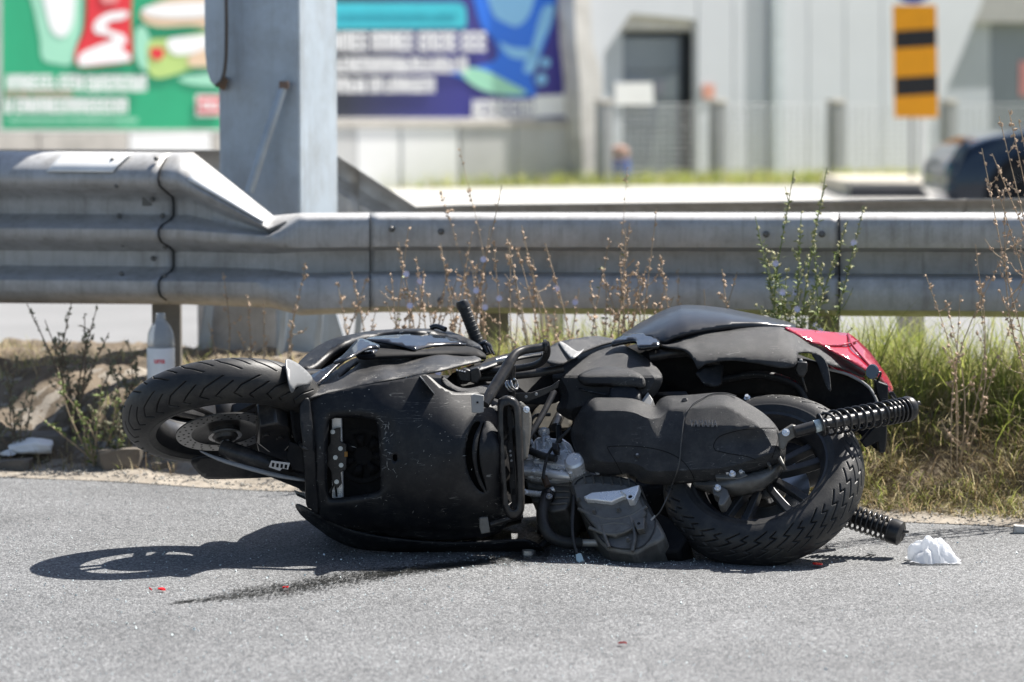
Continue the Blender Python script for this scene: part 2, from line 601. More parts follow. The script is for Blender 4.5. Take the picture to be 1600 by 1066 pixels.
def sheet(name, pts, z, mat):
    o = mk(name, [(x, y, z) for x, y in pts], [tuple(range(len(pts)))], mat, smooth=False)
    tag(o, kind='structure')
    return o

g = sheet('ground', [(-400, -200), (400, -200), (400, 700), (-400, 700)], -0.06, soil)
tag(g, 'flat ground under and around the roads', 'ground')

xs = np.linspace(-9, 9, 240)
# road: from behind the camera to the worn edge
ev = [(-60, -30, 0.0), (60, -30, 0.0)] + [(60, edge_y(9) , 0.0)] + [(float(x), edge_y(x), 0.0) for x in xs[::-1]] + [(-60, edge_y(-9), 0.0)]
o = mk('road', ev, [tuple(range(len(ev)))], asphalt, smooth=False)
tag(o, 'grey asphalt road in the foreground', 'road', kind='structure')

def bumps(x, y, s, seed=0):
    return (math.sin(x * 5.1 * s + seed) * math.sin(y * 6.3 * s + 1.3 * seed) + 0.6 * math.sin(x * 11.7 * s + 2 + seed) * math.sin(y * 13.1 * s)
            + 0.35 * math.sin(x * 27 * s + seed) * math.sin(y * 23 * s + 3))

def verge_z(x, y):
    t = y - edge_y(x)
    hgt = 0.26 if x < 0.3 else 0.30
    s = min(max((t - 0.10) / 0.85, 0), 1); s = s * s * (3 - 2 * s)
    f = min(max((t - 1.7) / 1.3, 0), 1); f = f * f * (3 - 2 * f)
    z = hgt * s * (1 - f) - 0.05 * f
    return z + (0.018 * bumps(x, y, 1.0) + 0.008 * bumps(x, y, 3.1, 2)) * min(max(t * 4, 0), 1) * (1 - f) + 0.005 + 0.004 * min(max(t * 20, 0), 1)

V, Fc = [], []
vx = np.linspace(-9, 9, 380)
vt = np.concatenate([np.linspace(-0.05, 1.8, 70), np.linspace(1.85, 3.2, 22)])
for x in vx:
    e = edge_y(x)
    for t in vt:
        y = e + t
        z = verge_z(x, y)
        if t < 0.0:
            z = 0.002
        V.append((x, y, z))
nv = len(vt)
for i in range(len(vx) - 1):
    for k in range(nv - 1):
        Fc.append((i * nv + k, (i + 1) * nv + k, (i + 1) * nv + k + 1, i * nv + k + 1))
o = mk('verge', V, Fc, dirt, angle=180)
tag(o, 'sandy verge rising from the asphalt edge to the guardrail', 'verge', kind='structure')

o = sheet('far_road', [(-60, 11.4), (60, 11.4), (60, 31), (-60, 31)], -0.03, far_asphalt)
tag(o, 'pale far carriageway seen under and over the guardrail', 'road')
o = sheet('pavement', [(-60, 31), (60, 31), (60, 41.2), (-60, 41.2)], -0.02, concrete)
tag(o, 'bright concrete strip in front of the buildings', 'pavement')

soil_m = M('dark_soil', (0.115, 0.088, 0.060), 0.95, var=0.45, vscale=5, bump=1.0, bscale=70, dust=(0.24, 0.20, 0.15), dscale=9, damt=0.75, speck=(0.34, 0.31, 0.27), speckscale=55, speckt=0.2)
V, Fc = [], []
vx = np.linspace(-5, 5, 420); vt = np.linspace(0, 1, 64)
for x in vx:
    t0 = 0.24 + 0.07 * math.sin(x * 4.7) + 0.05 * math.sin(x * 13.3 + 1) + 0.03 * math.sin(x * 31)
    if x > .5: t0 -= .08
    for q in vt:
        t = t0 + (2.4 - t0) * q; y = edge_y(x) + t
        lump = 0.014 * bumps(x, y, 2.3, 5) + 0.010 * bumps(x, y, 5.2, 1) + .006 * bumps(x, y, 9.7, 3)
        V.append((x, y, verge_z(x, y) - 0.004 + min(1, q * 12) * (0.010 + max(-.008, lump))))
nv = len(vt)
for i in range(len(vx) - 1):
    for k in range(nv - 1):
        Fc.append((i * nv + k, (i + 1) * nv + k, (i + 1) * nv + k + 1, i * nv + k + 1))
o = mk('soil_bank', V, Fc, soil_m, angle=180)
tag(o, 'dark brown soil on the verge under the guardrail', 'soil', kind='structure')

# ------------------------------------------------------------------ scooter
REAR_C = P(1193, 750, 8.22)
REAR = Frame(REAR_C, (-0.26, -0.65, 0.71))
FRONT_C = P(348, 643, 8.27)
FRONT = Frame(FRONT_C, (0.13, -0.46, -0.88))         # visible (lower) face of the front wheel
bike = empty('scooter', (0.05, 8.45, 0.0))
tag(bike, 'black crashed scooter lying on its right side on the asphalt', 'scooter')

def wheel(C, A, R, wd, rimr, parent, npitch, famA, famB, vis, spokes, grw=0.0030):
    """tyre with real grooves, rim, spokes. A: axis; vis=+1 if the +A side is the visible face."""
    A, u, v = axes(A)
    hc = 0.060; Rc = R - hc
    nth, nph = 1100, 148
    q_ = np.linspace(-1, 1, nph); ph = math.radians(118) * (0.62 * q_ + 0.38 * q_ ** 3)
    th = np.linspace(0, 2 * math.pi, nth, endpoint=False)
    TH, PH = np.meshgrid(th, ph, indexing='ij')
    pitch = 2 * math.pi / npitch
    depth = np.zeros_like(TH)
    for sign in (1, -1):
        s = PH * sign
        for fi, fam in enumerate((famA, famB)):
            xp, off = fam
            g_ = np.interp(s, xp, off)
            d = (TH - g_ - (pitch / 2 if sign < 0 else 0) + pitch / 2) % pitch - pitch / 2
            slope = (np.diff(off) / np.diff(xp))[np.clip(np.searchsorted(xp, s) - 1, 0, len(xp) - 2)]
            dist = np.abs(d) * R / np.sqrt(1 + (slope * R / 0.066) ** 2)
            m = np.clip(1 - (dist - grw) / 0.0011, 0, 1)
            m *= (s > xp[0]) & (s < xp[-1])
            depth = np.maximum(depth, m)
    r = Rc + hc * np.cos(PH) - 0.0050 * depth * np.clip(np.cos(PH) + .3, 0.2, 1)
    # squarer shoulders and sidewall
    a = (wd / 2) * np.sign(np.sin(PH)) * np.abs(np.sin(PH)) ** 0.9 - 0.004 * depth * np.sin(PH)
    ring = np.exp(-((np.abs(PH) - 1.72) / 0.03) ** 2) * 0.0018
    a = a + np.sign(PH) * ring
    du = np.cos(TH)[..., None] * np.array(u) + np.sin(TH)[..., None] * np.array(v)
    pts = np.array(C) + du * r[..., None] + a[..., None] * np.array(A)
    V = pts.reshape(-1, 3)
    i, k = np.meshgrid(np.arange(nth), np.arange(nph - 1), indexing='ij')
    i2 = (i + 1) % nth
    Fc = np.stack([i * nph + k, i2 * nph + k, i2 * nph + k + 1, i * nph + k + 1], -1).reshape(-1, 4)
    mk('tyre', V.tolist(), Fc.tolist(), rubber, parent, angle=70)
    hw = wd * 0.44
    prof = [(rimr + .004, -hw - .002), (rimr + .007, -hw + .004), (rimr - .004, -hw + .012), (rimr - .018, -hw * .55), (rimr - .024, 0),
            (rimr - .018, hw * .55), (rimr - .004, hw - .012), (rimr + .007, hw - .004), (rimr + .004, hw + .002),
            (rimr - .006, hw - .002), (rimr - .012, hw - .016), (rimr - .026, hw * .5), (rimr - .032, 0), (rimr - .026, -hw * .5),
            (rimr - .012, -hw + .016), (rimr - .006, -hw + .002)]
    lathe('rim', prof, C, A, rim_mat, parent, 96, close=True, angle=40)
    # spokes: tapered twin bars
    for q in range(spokes):
        an0 = 2 * math.pi * q / spokes + 0.35
        for s in (-1, 1):
            secs = []
            for f_, rr in ((0, 0.035), (0.35, 0.075), (0.7, 0.12), (1, rimr - 0.027)):
                an = an0 + s * (0.30 - 0.12 * f_)
                d = u * math.cos(an) + v * math.sin(an)
                tn = (-u * math.sin(an) + v * math.cos(an))
                c = Vector(C) + d * rr + A * (0.012 * vis * (1 - f_))
                hw_, hh = 0.0085 + 0.003 * f_, 0.016 - 0.002 * f_
                secs.append([c + tn * hw_ + A * hh, c + tn * hw_ - A * hh, c - tn * hw_ - A * hh, c - tn * hw_ + A * hh])
            o = loft('spoke', secs, rim_mat, parent)
            bevel(o, 0.003)
    lathe('hub', [(0, -.04), (.036, -.04), (.042, -.02), (.042, .02), (.036, .04), (0, .04)], C, A, rim_mat, parent, 32)
    return A, u, v

# ---- rear wheel
rw = empty('rear_wheel', REAR_C, bike)
wheel(REAR_C, REAR.N, 0.279, 0.142, 0.190, rw, 20,
      ([0.06, 0.34, 0.44, 0.78, 0.88, 1.26], [0.0, 0.15, 0.09, 0.26, 0.20, 0.36]),
      ([0.14, 0.40, 0.50, 0.84, 0.94, 1.16], [0.19, 0.33, 0.27, 0.43, 0.37, 0.46]), 1, 5, 0.0009)
A_, U_, W_ = axes(REAR.N)
lathe('brake_disc', [(0.055, -.052), (0.118, -.052), (0.118, -.056), (0.055, -.056)], REAR_C, A_, steel, rw, 64, close=True)
cyl('axle', REAR_C - A_ * 0.09, REAR_C + A_ * 0.09, 0.012, steel, rw)

# ---- front wheel
fw = empty('front_wheel', FRONT_C, bike)
wheel(FRONT_C, FRONT.N, 0.276, 0.122, 0.203, fw, 17,
      ([0.10, 0.55, 0.95, 1.20], [0.0, 0.20, 0.27, 0.18]),
      ([0.35, 0.75, 1.05, 1.25], [0.28, 0.40, 0.47, 0.40]), 1, 3, 0.0010)
A_, U_, W_ = axes(FRONT.N)
CD = FRONT_C + A_ * 0.058
V, Fc = lathe_vf([(0.092, 0), (0.134, 0), (0.134, .0045), (0.092, .0045)], CD, A_, 96, True)
dm = M('disc_steel', (0.24, 0.24, 0.24), 0.3, metal=0.75, dust=(0.2, 0.18, 0.16), dscale=40, damt=0.3)
o = mk('brake_disc', V, Fc, dm, fw, angle=30); fix_normals(o)
HV, HF = [], []
for k in range(72):
    an = 2 * math.pi * k / 72
    rr = (0.100, 0.113, 0.126)[k % 3]
    c = CD + (U_ * math.cos(an) + W_ * math.sin(an)) * rr + A_ * 0.0046
    v_, f_ = lathe_vf([(0, 0.0003), (0.0032, 0.0003), (0.0032, 0.0)], c, A_, 8)
    b0 = len(HV); HV += v_; HF += [tuple(i + b0 for i in f) for f in f_]
mk('disc_hole', HV, HF, dark, fw)
lathe('disc_carrier', [(0.03, -.01), (0.062, -.012), (0.094, .001), (0.094, .004), (0.06, -.004), (0.03, .0)], CD, A_, blk_metal, fw, 48, close=True)
lathe('wheel_hub', [(0, -.02), (.042, -.02), (.042, .004), (.034, .012), (.030, .026), (.018, .032), (0, .032)], CD, A_, blk_metal, fw, 32)
cyl('axle_nut', CD + A_ * 0.03, CD + A_ * 0.06, 0.016, steel, fw, 6)
lathe('sensor_ring', [(.036, .012), (.046, .012), (.046, .016), (.036, .016)], CD, A_, steel, fw, 40, close=True)

# ---- fork and front mudguard
HUB = CD + A_ * 0.05
fork = tube('fork_leg', [HUB + Vector((-0.01, 0, 0)), HUB + (P(430, 733, 8.180) - HUB) * 0.6, P(482, 752, 8.280)], [0.024, 0.027, 0.029], blk_metal, bike, 18)
tube('fork_leg', [FRONT_C - A_ * 0.08, FRONT_C - A_ * 0.09 + Vector((0.25, 0.08, 0.0)), FRONT_C - A_ * 0.08 + Vector((0.42, 0.14, 0))], [0.024, 0.026, 0.028], blk_metal, bike, 16)
relief('fork_shine_strip', [(312, 704), (350, 717), (400, 731), (440, 741), (476, 748), (476, 752), (430, 745), (380, 732), (340, 719)],
       [(312, 704, 8.110), (476, 748, 8.180), (400, 733, 8.140)], pale_plastic, fork, thick=0.003, step=6)
lower = relief('lower_mudguard', [(298, 722), (306, 735), (318, 746), (330, 749), (380, 748), (430, 746), (474, 746), (474, 742), (430, 735), (380, 724), (335, 714), (308, 716)],
       [(298, 722, 8.220), (330, 749, 8.320), (474, 745, 8.330), (380, 722, 8.200), (335, 714, 8.200)], plastic, bike, thick=0.006)
relief('mudguard', [(447, 562), (458, 564), (472, 573), (488, 590), (484, 600), (470, 603), (462, 606), (457, 614), (453, 604), (449, 585)],
       [(447, 562, 8.12), (472, 573, 8.17), (488, 590, 8.19), (458, 628, 8.06), (453, 600, 8.06)], M('mudguard_grey', (.17, .172, .172), .45), bike, thick=0.003, step=5)
relief('mudguard', [(455, 604), (470, 596), (492, 596), (500, 606), (486, 625), (478, 660), (474, 720), (462, 690), (455, 650), (452, 625)],
       [(455, 604, 8.210), (492, 596, 8.300), (474, 720, 8.180), (452, 640, 8.160), (486, 640, 8.240)], dark, bike, thick=0.004)
# caliper
prism('brake_caliper', [(405, 668), (432, 662), (452, 670), (458, 692), (446, 706), (420, 708), (402, 694)], blk_metal, bike, FRONT, 0.03, 0.105, bev=0.006)
for q in ((416, 680), (438, 684)):
    p = FRONT.at(q[0], q[1], 0.106); cyl('caliper_pin', p - A_ * .005, p + A_ * 0.005, 0.011, blk_metal, bike, 16)
prism('caliper_bracket', [(400, 690), (425, 694), (450, 705), (470, 725), (440, 722), (405, 712)], blk_metal, bike, FRONT, 0.055, 0.075, bev=0.003)
tube('brake_hose', [FRONT.at(446, 676, 0.09), FRONT.at(462, 684, 0.11), P(474, 700, 8.130), P(490, 705, 8.180)], 0.005, hose_mat, bike, 8)
st = prism('fork_sticker', [(424, 720), (453, 724), (450, 734), (441, 732), (437, 736), (420, 730)], M('sticker_silver', (0.5, 0.5, 0.5), 0.4), bike, Frame(P(438, 728, 8.115), (0.1, -0.8, -0.3)), -0.001, 0.001, bev=0)
fr_st = Frame(P(438, 728, 8.115), (0.1, -0.8, -0.3))
for q in (427, 434, 440.5, 447):
    prism('sticker_mark', [(q - 1.8, 723 + (q - 424) * .13), (q + 2, 723.5 + (q - 424) * .13), (q + 1, 729.5 + (q - 424) * .13), (q - 2.6, 729 + (q - 424) * .13)], dark, st, fr_st, 0.0005, 0.0018, bev=0)
prism('fork_lower_clamp', [(452, 690), (478, 700), (480, 740), (458, 735), (448, 715)], dark, bike, Y=8.150, dY=0.12)

# ---- dark core of the body (frame, tank, storage tub)
def hull(name, rows, mat, parent=None):
    """rows: (X, y0, y1, z0, z1) rounded sections along X."""
    secs = []
    for X, y0, y1, z0, z1 in rows:
        s = []
        for k in range(20):
            an = 2 * math.pi * k / 20
            cx, sx = math.cos(an), math.sin(an)
            s.append(Vector((X, (y0 + y1) / 2 + (y1 - y0) / 2 * math.copysign(abs(cx) ** .45, cx), (z0 + z1) / 2 + (z1 - z0) / 2 * math.copysign(abs(sx) ** .45, sx))))
        secs.append(s)
    return loft(name, secs, mat, parent)
def X_(px, Y=8.4): return (px - 800) / F * Y
hull('front_core', [(X_(492), 8.36, 8.80, .06, .42), (X_(520), 8.33, 9.0, .04, .44), (X_(600), 8.32, 9.1, .02, .445), (X_(700), 8.32, 9.0, .02, .44), (X_(770), 8.34, 8.85, .03, .40), (X_(815), 8.40, 8.75, .05, .36)], dark, bike)
hull('storage_tub', [(X_(810, 8.8), 8.72, 8.98, .06, .40), (X_(880, 8.8), 8.80, 9.05, .06, .44), (X_(960, 8.8), 8.82, 9.05, .08, .50), (X_(1060, 8.8), 8.76, 9.05, .14, .56), (X_(1200, 8.7), 8.66, 8.95, .22, .54), (X_(1320, 8.7), 8.66, 8.85, .26, .46)], dark, bike)

# ---- belly panel
hole_fan = [(517, 656), (540, 654), (565, 654), (586, 658), (590, 672), (592, 700), (594, 735), (595, 760), (589, 768), (565, 773), (535, 777), (516, 777), (512, 760), (512, 720), (513, 680)]
vent1 = [(741, 661), (751, 660), (742, 680), (738, 706), (742, 735), (749, 757), (757, 770), (746, 764), (733, 742), (727, 712), (731, 682)]
vent2 = [(757, 661), (752, 678), (749, 700), (751, 728), (757, 752), (761, 768), (757, 761), (748, 738), (745, 712), (748, 684), (754, 664)]
sqh = [(614, 711), (620, 711), (620, 720), (614, 720)]
belly_out = [(484, 624), (500, 617), (560, 604), (630, 592), (660, 585), (672, 589), (690, 604), (712, 613), (748, 613), (752, 628), (772, 632), (784, 642), (792, 668), (795, 740), (800, 798), (795, 815), (768, 838), (700, 845), (620, 841), (560, 831), (522, 818), (500, 806), (496, 770), (492, 720), (487, 665)]
def belly_extra(V):
    d = dist_poly(V, hole_fan)
    ins = np.clip(1 - d / 11, 0, 1)
    e = 0.020 * ins ** 1.6
    d2 = np.hypot((V[:, 0] - 606) / 14, (V[:, 1] - 675) / 34)
    e += 0.010 * np.clip(1 - d2, 0, 1)
    d3 = np.hypot((V[:, 0] - 745) / 26, (V[:, 1] - 714) / 66)
    e += 0.014 * np.clip(1 - d3 ** 2, 0, 1)
    crease = np.clip((V[:, 1] - 792) / 40, 0, 1)
    e += 0.03 * crease ** 2
    return e
belly_ctrl = [(484, 624, 8.19), (487, 700, 8.16), (500, 806, 8.20), (560, 604, 8.185), (660, 586, 8.195), (748, 613, 8.21), (784, 642, 8.215), (795, 740, 8.17), (795, 815, 8.2),
        (700, 845, 8.21), (560, 831, 8.22), (650, 700, 8.10), (600, 640, 8.135), (700, 640, 8.135), (560, 780, 8.15), (650, 790, 8.12), (740, 780, 8.13), (770, 700, 8.125), (540, 700, 8.145)]
belly_f = tps(belly_ctrl)
belly = relief('belly_panel', belly_out,
       belly_ctrl,
       plastic, bike, holes=[hole_fan, vent1, vent2, sqh], step=5, thick=0.004, extra=belly_extra)
relief('belly_edge_trim', [(470, 630), (482, 622), (486, 640), (490, 680), (493, 720), (496, 765), (497, 803), (486, 796), (479, 788), (477, 745), (473, 690), (469, 655)],
       [(470, 630, 8.15), (482, 622, 8.16), (493, 720, 8.15), (497, 803, 8.19), (473, 690, 8.13), (479, 788, 8.17)], plastic, bike, step=4, thick=0.005)
relief('belly_crease', [(655, 588), (661, 594), (672, 608), (679, 617), (674, 615), (662, 601)], [(655, 588, 8.222), (679, 617, 8.19), (665, 600, 8.2)], pale_plastic, belly, thick=0.002, step=4)
prism('vent_backing', [(722, 650), (770, 650), (770, 780), (722, 780)], dark, bike, Y=8.20, dY=0.02, bev=0)
rs = random.Random(31)
sm_ = M('scuff', (.26, .26, .25), .6)
for k in range(46):
    cx, cy = (rs.gauss(604, 6), rs.uniform(655, 745)) if k < 30 else (rs.uniform(500, 780), rs.uniform(620, 830))
    an = rs.uniform(0, 6.28); L_ = rs.uniform(1.5, 5.5); wd = rs.uniform(.25, .6)
    dx, dy = math.cos(an), math.sin(an)
    q = [(cx - dx * L_, cy - dy * L_), (cx - dy * wd, cy + dx * wd), (cx + dx * L_, cy + dy * L_), (cx + dy * wd, cy - dx * wd)]
    yy = belly_f(np.array(q)) + belly_extra(np.array(q))
    v4 = [P(a, b, c - .0012) for (a, b), c in zip(q, yy)]
    mk('scuff_mark', v4, [(0, 1, 2, 3)], sm_, belly, smooth=False)
# radiator behind the opening
rad = prism('radiator', [(500, 640), (606, 640), (606, 790), (500, 790)], dark, bike, Y=8.285, dY=0.03, bev=0.002)
prism('side_tank', [(518, 648), (534, 648), (537, 782), (519, 782)], alu, rad, Y=8.262, dY=0.02, bev=0.003)
prism('bracket_plate', [(516, 672), (532, 668), (532, 690), (541, 694), (542, 716), (541, 734), (532, 738), (534, 756), (528, 763), (520, 760), (517, 736), (512, 728), (511, 700), (516, 692)], blk_metal, rad, Y=8.235, dY=0.012, bev=0.002)
for q in ((520, 675), (532, 701), (524, 715), (533, 727), (526, 753)):
    hexbolt('bolt', P(q[0], q[1], 8.234), (0, -1, .1), 0.0042, 0.006, steel, rad)
lathe('fan_shroud', [(.062, 0), (.075, 0), (.078, -.02), (.070, -.026), (.063, -.02)], P(567, 712, 8.28), (0, -1, .05), dark, rad, 40, close=True)
lathe('fan_motor', [(0, -.022), (.022, -.022), (.026, -.016), (.026, 0), (0, 0)], P(567, 712, 8.28), (0, -1, .05), dark, rad, 24)
for k in range(7):
    an = 2 * math.pi * k / 7
    c = P(567, 712, 8.272)
    pts = []
    for rr, da in ((.026, -.2), (.06, -.32), (.062, .22), (.026, .25)):
        pts.append(c + Vector((math.cos(an + da) * rr, .008 * (da > 0) - .006, math.sin(an + da) * rr)))
    o = mk('fan_blade', pts, [(0, 1, 2, 3)], dark, rad); solid(o, 0.002, 0)
tube('radiator_hose', [P(515, 770, 8.25), P(523, 758, 8.24), P(526, 776, 8.25)], 0.003, hose_mat, rad, 8)
prism('clip', [(538, 706), (543, 706), (543, 714), (538, 714)], M('orange_plastic', (0.35, 0.17, 0.03), .5), rad, Y=8.232, dY=0.01, bev=0.001)

# lower lip, lying on the road
relief('lower_fairing', [(461, 789), (474, 793), (484, 799), (505, 811), (540, 827), (600, 841), (700, 850), (790, 846), (825, 846), (850, 862), (820, 869), (740, 868), (660, 864), (600, 862), (555, 857), (520, 843), (492, 823), (470, 805)],
       [(461, 789, 8.33), (484, 799, 8.26), (540, 827, 8.235), (700, 850, 8.23), (825, 846, 8.24), (820, 869, 8.31), (700, 866, 8.30), (555, 857, 8.30), (492, 823, 8.33)], plastic, bike, step=7, thick=0.006)
prism('broken_tab', [(462, 757), (480, 752), (482, 770), (470, 768)], blk_metal, bike, Y=8.3, dY=0.03)
for k, q in enumerate(((459, 767), (462, 772))):
    prism('broken_strip', [q, (q[0] + 20, q[1] + 7), (q[0] + 20, q[1] + 11), (q[0] + 2, q[1] + 3)], plastic_grey if k else pale_plastic, bike, Y=8.32 - .01 * k, dY=0.02, bev=.001)

# ---- left side fairing (faces up)
slit = [(529, 590), (537, 582), (548, 574), (561, 566.5), (557, 571), (546, 579), (536, 587)]
relief('side_fairing', [(479, 622), (492, 608), (508, 592), (525, 578), (545, 564), (570, 555), (610, 554), (660, 552), (716, 550), (735, 554), (752, 562), (725, 569), (690, 578), (650, 586), (600, 595), (558, 604), (510, 614)],
       [(479, 622, 8.17), (525, 578, 8.38), (570, 555, 8.56), (716, 550, 8.56), (752, 562, 8.42), (690, 578, 8.25), (600, 595, 8.225), (540, 607, 8.23), (620, 575, 8.38), (600, 590, 8.245), (690, 574, 8.275)], dusty, bike, holes=[slit], step=5, thick=0.005)
prism('fairing_clip', [(502, 611), (508, 609), (509, 613), (503, 615)], pale_plastic, bike, Y=8.222, dY=.01, bev=.001)
# glossy cowl parts
relief('black_wing', [(464, 606), (479, 591), (500, 579), (518, 569), (540, 560), (562, 551), (582, 543), (590, 547), (580, 554), (556, 555), (540, 562), (524, 575), (508, 590), (490, 603), (476, 604)],
       [(464, 606, 8.240), (518, 569, 8.360), (582, 543, 8.480), (508, 590, 8.280), (556, 555, 8.420)], gloss, bike, step=5, thick=0.005)
relief('cowl_spear', [(521, 566), (534, 556), (544, 546), (553, 536), (560, 529.5), (570, 530), (582, 535), (592, 539), (592, 543), (582, 543), (570, 546), (556, 553), (538, 562)],
       [(521, 566, 8.300), (560, 530, 8.500), (592, 540, 8.440), (556, 553, 8.340)], gloss, bike, step=4, thick=0.006)
relief('windscreen_frame', [(466, 568), (478, 555), (494, 542), (518, 530), (556, 521), (589, 516), (630, 514), (672, 513.5), (700, 517), (725, 526), (748, 538), (754, 546), (738, 541), (715, 532), (690, 524), (660, 520), (620, 520), (575, 525), (540, 535), (512, 552), (490, 572), (472, 576)],
       [(466, 568, 8.520), (518, 530, 8.720), (589, 516, 8.800), (672, 513, 8.800), (748, 538, 8.650), (660, 520, 8.660), (540, 535, 8.580), (490, 572, 8.460)], plastic, bike, step=5, thick=0.02)
relief('windscreen_inner', [(480, 572), (500, 552), (530, 538), (570, 530), (575, 534), (555, 545), (530, 560), (505, 575)],
       [(480, 572, 8.600), (530, 538, 8.660), (575, 534, 8.640), (505, 575, 8.580)], dark, bike, step=6, thick=0.006)
relief('headlight_cowl', [(571, 530), (590, 525.5), (620, 523), (650, 522), (675, 522.5), (700, 527), (722, 534), (728, 538), (700, 538), (675, 540), (655, 544), (648, 546), (632, 541), (605, 535)],
       [(571, 530, 8.550), (650, 522, 8.660), (728, 538, 8.600), (650, 546, 8.480), (605, 535, 8.520)], gloss, bike, step=5, thick=0.006)
relief('inner_cowl', [(560, 540), (600, 536), (650, 547), (700, 540), (740, 543), (760, 556), (740, 556), (700, 552), (600, 556), (560, 556)],
       [(560, 540, 8.550), (650, 547, 8.500), (760, 556, 8.500), (600, 556, 8.420)], dark, bike, step=8, thick=0.01)
relief('dash_rim', [(649, 549), (668, 545), (690, 543.5), (716, 545), (722, 551), (700, 551.5), (675, 552), (655, 552.5)],
       [(649, 549, 8.64), (690, 543, 8.68), (722, 551, 8.62), (655, 552, 8.6)], plastic_grey, bike, step=4, thick=0.004)
for q in (624, 645, 667):
    prism('frame_slot', [(q, 518.6), (q + 6, 518.2), (q + 6, 520.4), (q, 520.8)], pale_plastic, bike, Y=8.685, dY=.004, bev=0)
tube('mirror_stub', [P(672, 513, 8.780), P(682, 510, 8.780), P(696, 515, 8.760)], 0.008, gloss, bike, 10)
for q in (0, 1, 2):
    cyl('cowl_screw', P(577 + q * 3, 549 + q * 3, 8.58), P(577 + q * 3, 547 + q * 3, 8.57), 0.004, steel, bike, 8)
# bar end and grip
grip = tube('handle_grip', [P(750, 545, 8.80), P(741, 522, 8.80), P(731, 496, 8.80), P(724, 478, 8.80)], [0.0175, 0.0172, 0.0172, 0.0172], hose_mat, bike, 18)
tube('bar_end', [P(725, 481, 8.80), P(722, 474, 8.80), P(720.5, 470, 8.80)], [0.0195, 0.0195, 0.016], blk_metal, grip, 18, 1)
for k in range(9):
    t = k / 8
    p = P(748 - 22 * t, 538 - 54 * t, 8.80); p2 = P(747.2 - 22 * t, 536 - 54 * t, 8.80)
    V, Fc = lathe_vf([(.0178, 0), (.0186, .0012), (.0178, .0024)], p, p2 - p, 18)
    mk('grip_ridge', V, Fc, hose_mat, grip)
prism('switch_housing', [(744, 536), (758, 532), (768, 540), (772, 552), (756, 558), (745, 550)], gloss, bike, Y=8.76, dY=.06, bev=.006)
for q in range(3):
    tube('brake_lever', [P(756 + q * 5, 540 + q * 2, 8.74), P(762 + q * 5, 552 + q, 8.73)], 0.004, gloss, bike, 8)

# ---- middle: frame tubes, floor, stand
relief('footboard', [(700, 590), (735, 571), (790, 553), (860, 545), (900, 550), (900, 600), (870, 628), (830, 630), (800, 628), (752, 614), (722, 612)],
       [(700, 590, 8.36), (790, 553, 8.56), (900, 550, 8.56), (870, 628, 8.48), (752, 614, 8.38)], dark, bike, step=10, thick=0.006)
relief('belly_lip', [(690, 588), (697, 592), (712, 603), (730, 607), (752, 603), (775, 602), (775, 612), (752, 616), (722, 614), (706, 608), (694, 600)],
       [(690, 588, 8.27), (730, 607, 8.245), (775, 602, 8.27), (722, 614, 8.225)], plastic_grey, bike, step=4, thick=0.012)
relief('long_strip', [(730, 576), (760, 566), (800, 556), (830, 550), (862, 548), (862, 552), (820, 558), (780, 568), (742, 580)],
       [(730, 576, 8.36), (800, 556, 8.48), (862, 550, 8.5)], plastic, bike, step=5, thick=0.006)
relief('side_cover', [(846, 552), (858, 543), (873, 534), (900, 529), (928, 525), (952, 528), (962, 533), (940, 538), (905, 552), (880, 567), (858, 566)],
       [(846, 552, 8.48), (873, 534, 8.56), (928, 525, 8.66), (962, 533, 8.62), (880, 567, 8.40)], plastic_grey, bike, step=5, thick=0.006)
relief('side_cover_edge', [(874, 536), (880, 535), (902, 549), (912, 545), (906, 552), (896, 559), (889, 556)], [(874, 536, 8.535), (906, 552, 8.44), (889, 556, 8.43)], pale_plastic, bike, step=4, thick=.004)
relief('grab_rail', [(955, 536), (968, 526), (985, 521), (1003, 520.5), (1018, 524), (1029, 531), (1029, 538), (1012, 540), (997, 541), (993, 531), (975, 532)],
       [(955, 536, 8.55), (1003, 520, 8.60), (1029, 531, 8.5), (997, 541, 8.46)], gloss, bike, step=4, thick=.012)
prism('pivot_bracket', [(796, 615), (830, 614), (862, 603), (874, 594), (872, 606), (850, 618), (825, 628), (800, 630)], blk_metal, bike, Y=8.30, dY=.012, bev=.002)
for q in ((822, 620), (838, 616)):
    cyl('bracket_hole', P(q[0], q[1], 8.301), P(q[0], q[1], 8.297), 0.0045, pale_plastic, bike, 12)
stand = empty('centre_stand', P(800, 640, 8.2), bike)
tube('stand_leg', [P(757, 632, 8.13), P(770, 610, 8.16), P(788, 582, 8.20), P(797, 565, 8.22), P(806, 553, 8.24), P(820, 547, 8.26), P(840, 544, 8.27), P(852, 541, 8.28)], [.014, .016, .0165, .015, .0125, .012, .012, .012], blk_metal, stand, 14)
tube('stand_loop', [P(853, 537, 8.28), P(855, 548, 8.30), P(851, 560, 8.32), P(838, 570, 8.34), P(815, 575, 8.36), P(780, 579, 8.38), P(752, 582, 8.40)], .0105, blk_metal, stand, 12)
lathe('stand_collar', [(.012, -.004), (.0185, -.004), (.0185, .004), (.012, .004)], P(852, 541, 8.28), (1, .1, .05), blk_metal, stand, 20, close=True)
prism('stand_foot', [(736, 618), (741, 616), (756, 618), (756, 644), (749, 646), (737, 645)], pale_plastic, stand, Y=8.12, dY=.012, bev=.002)
cyl('foot_hole', P(746, 629, 8.121), P(746, 629, 8.117), .003, dark, stand, 10)
tube('stand_leg', [P(764, 820, 8.16), P(790, 812, 8.19), P(815, 806, 8.22)], .009, blk_metal, stand, 10)
prism('stand_foot', [(749, 809), (762, 808), (766, 832), (752, 835), (749, 824)], alu_dirty, stand, Y=8.135, dY=.014, bev=.002)
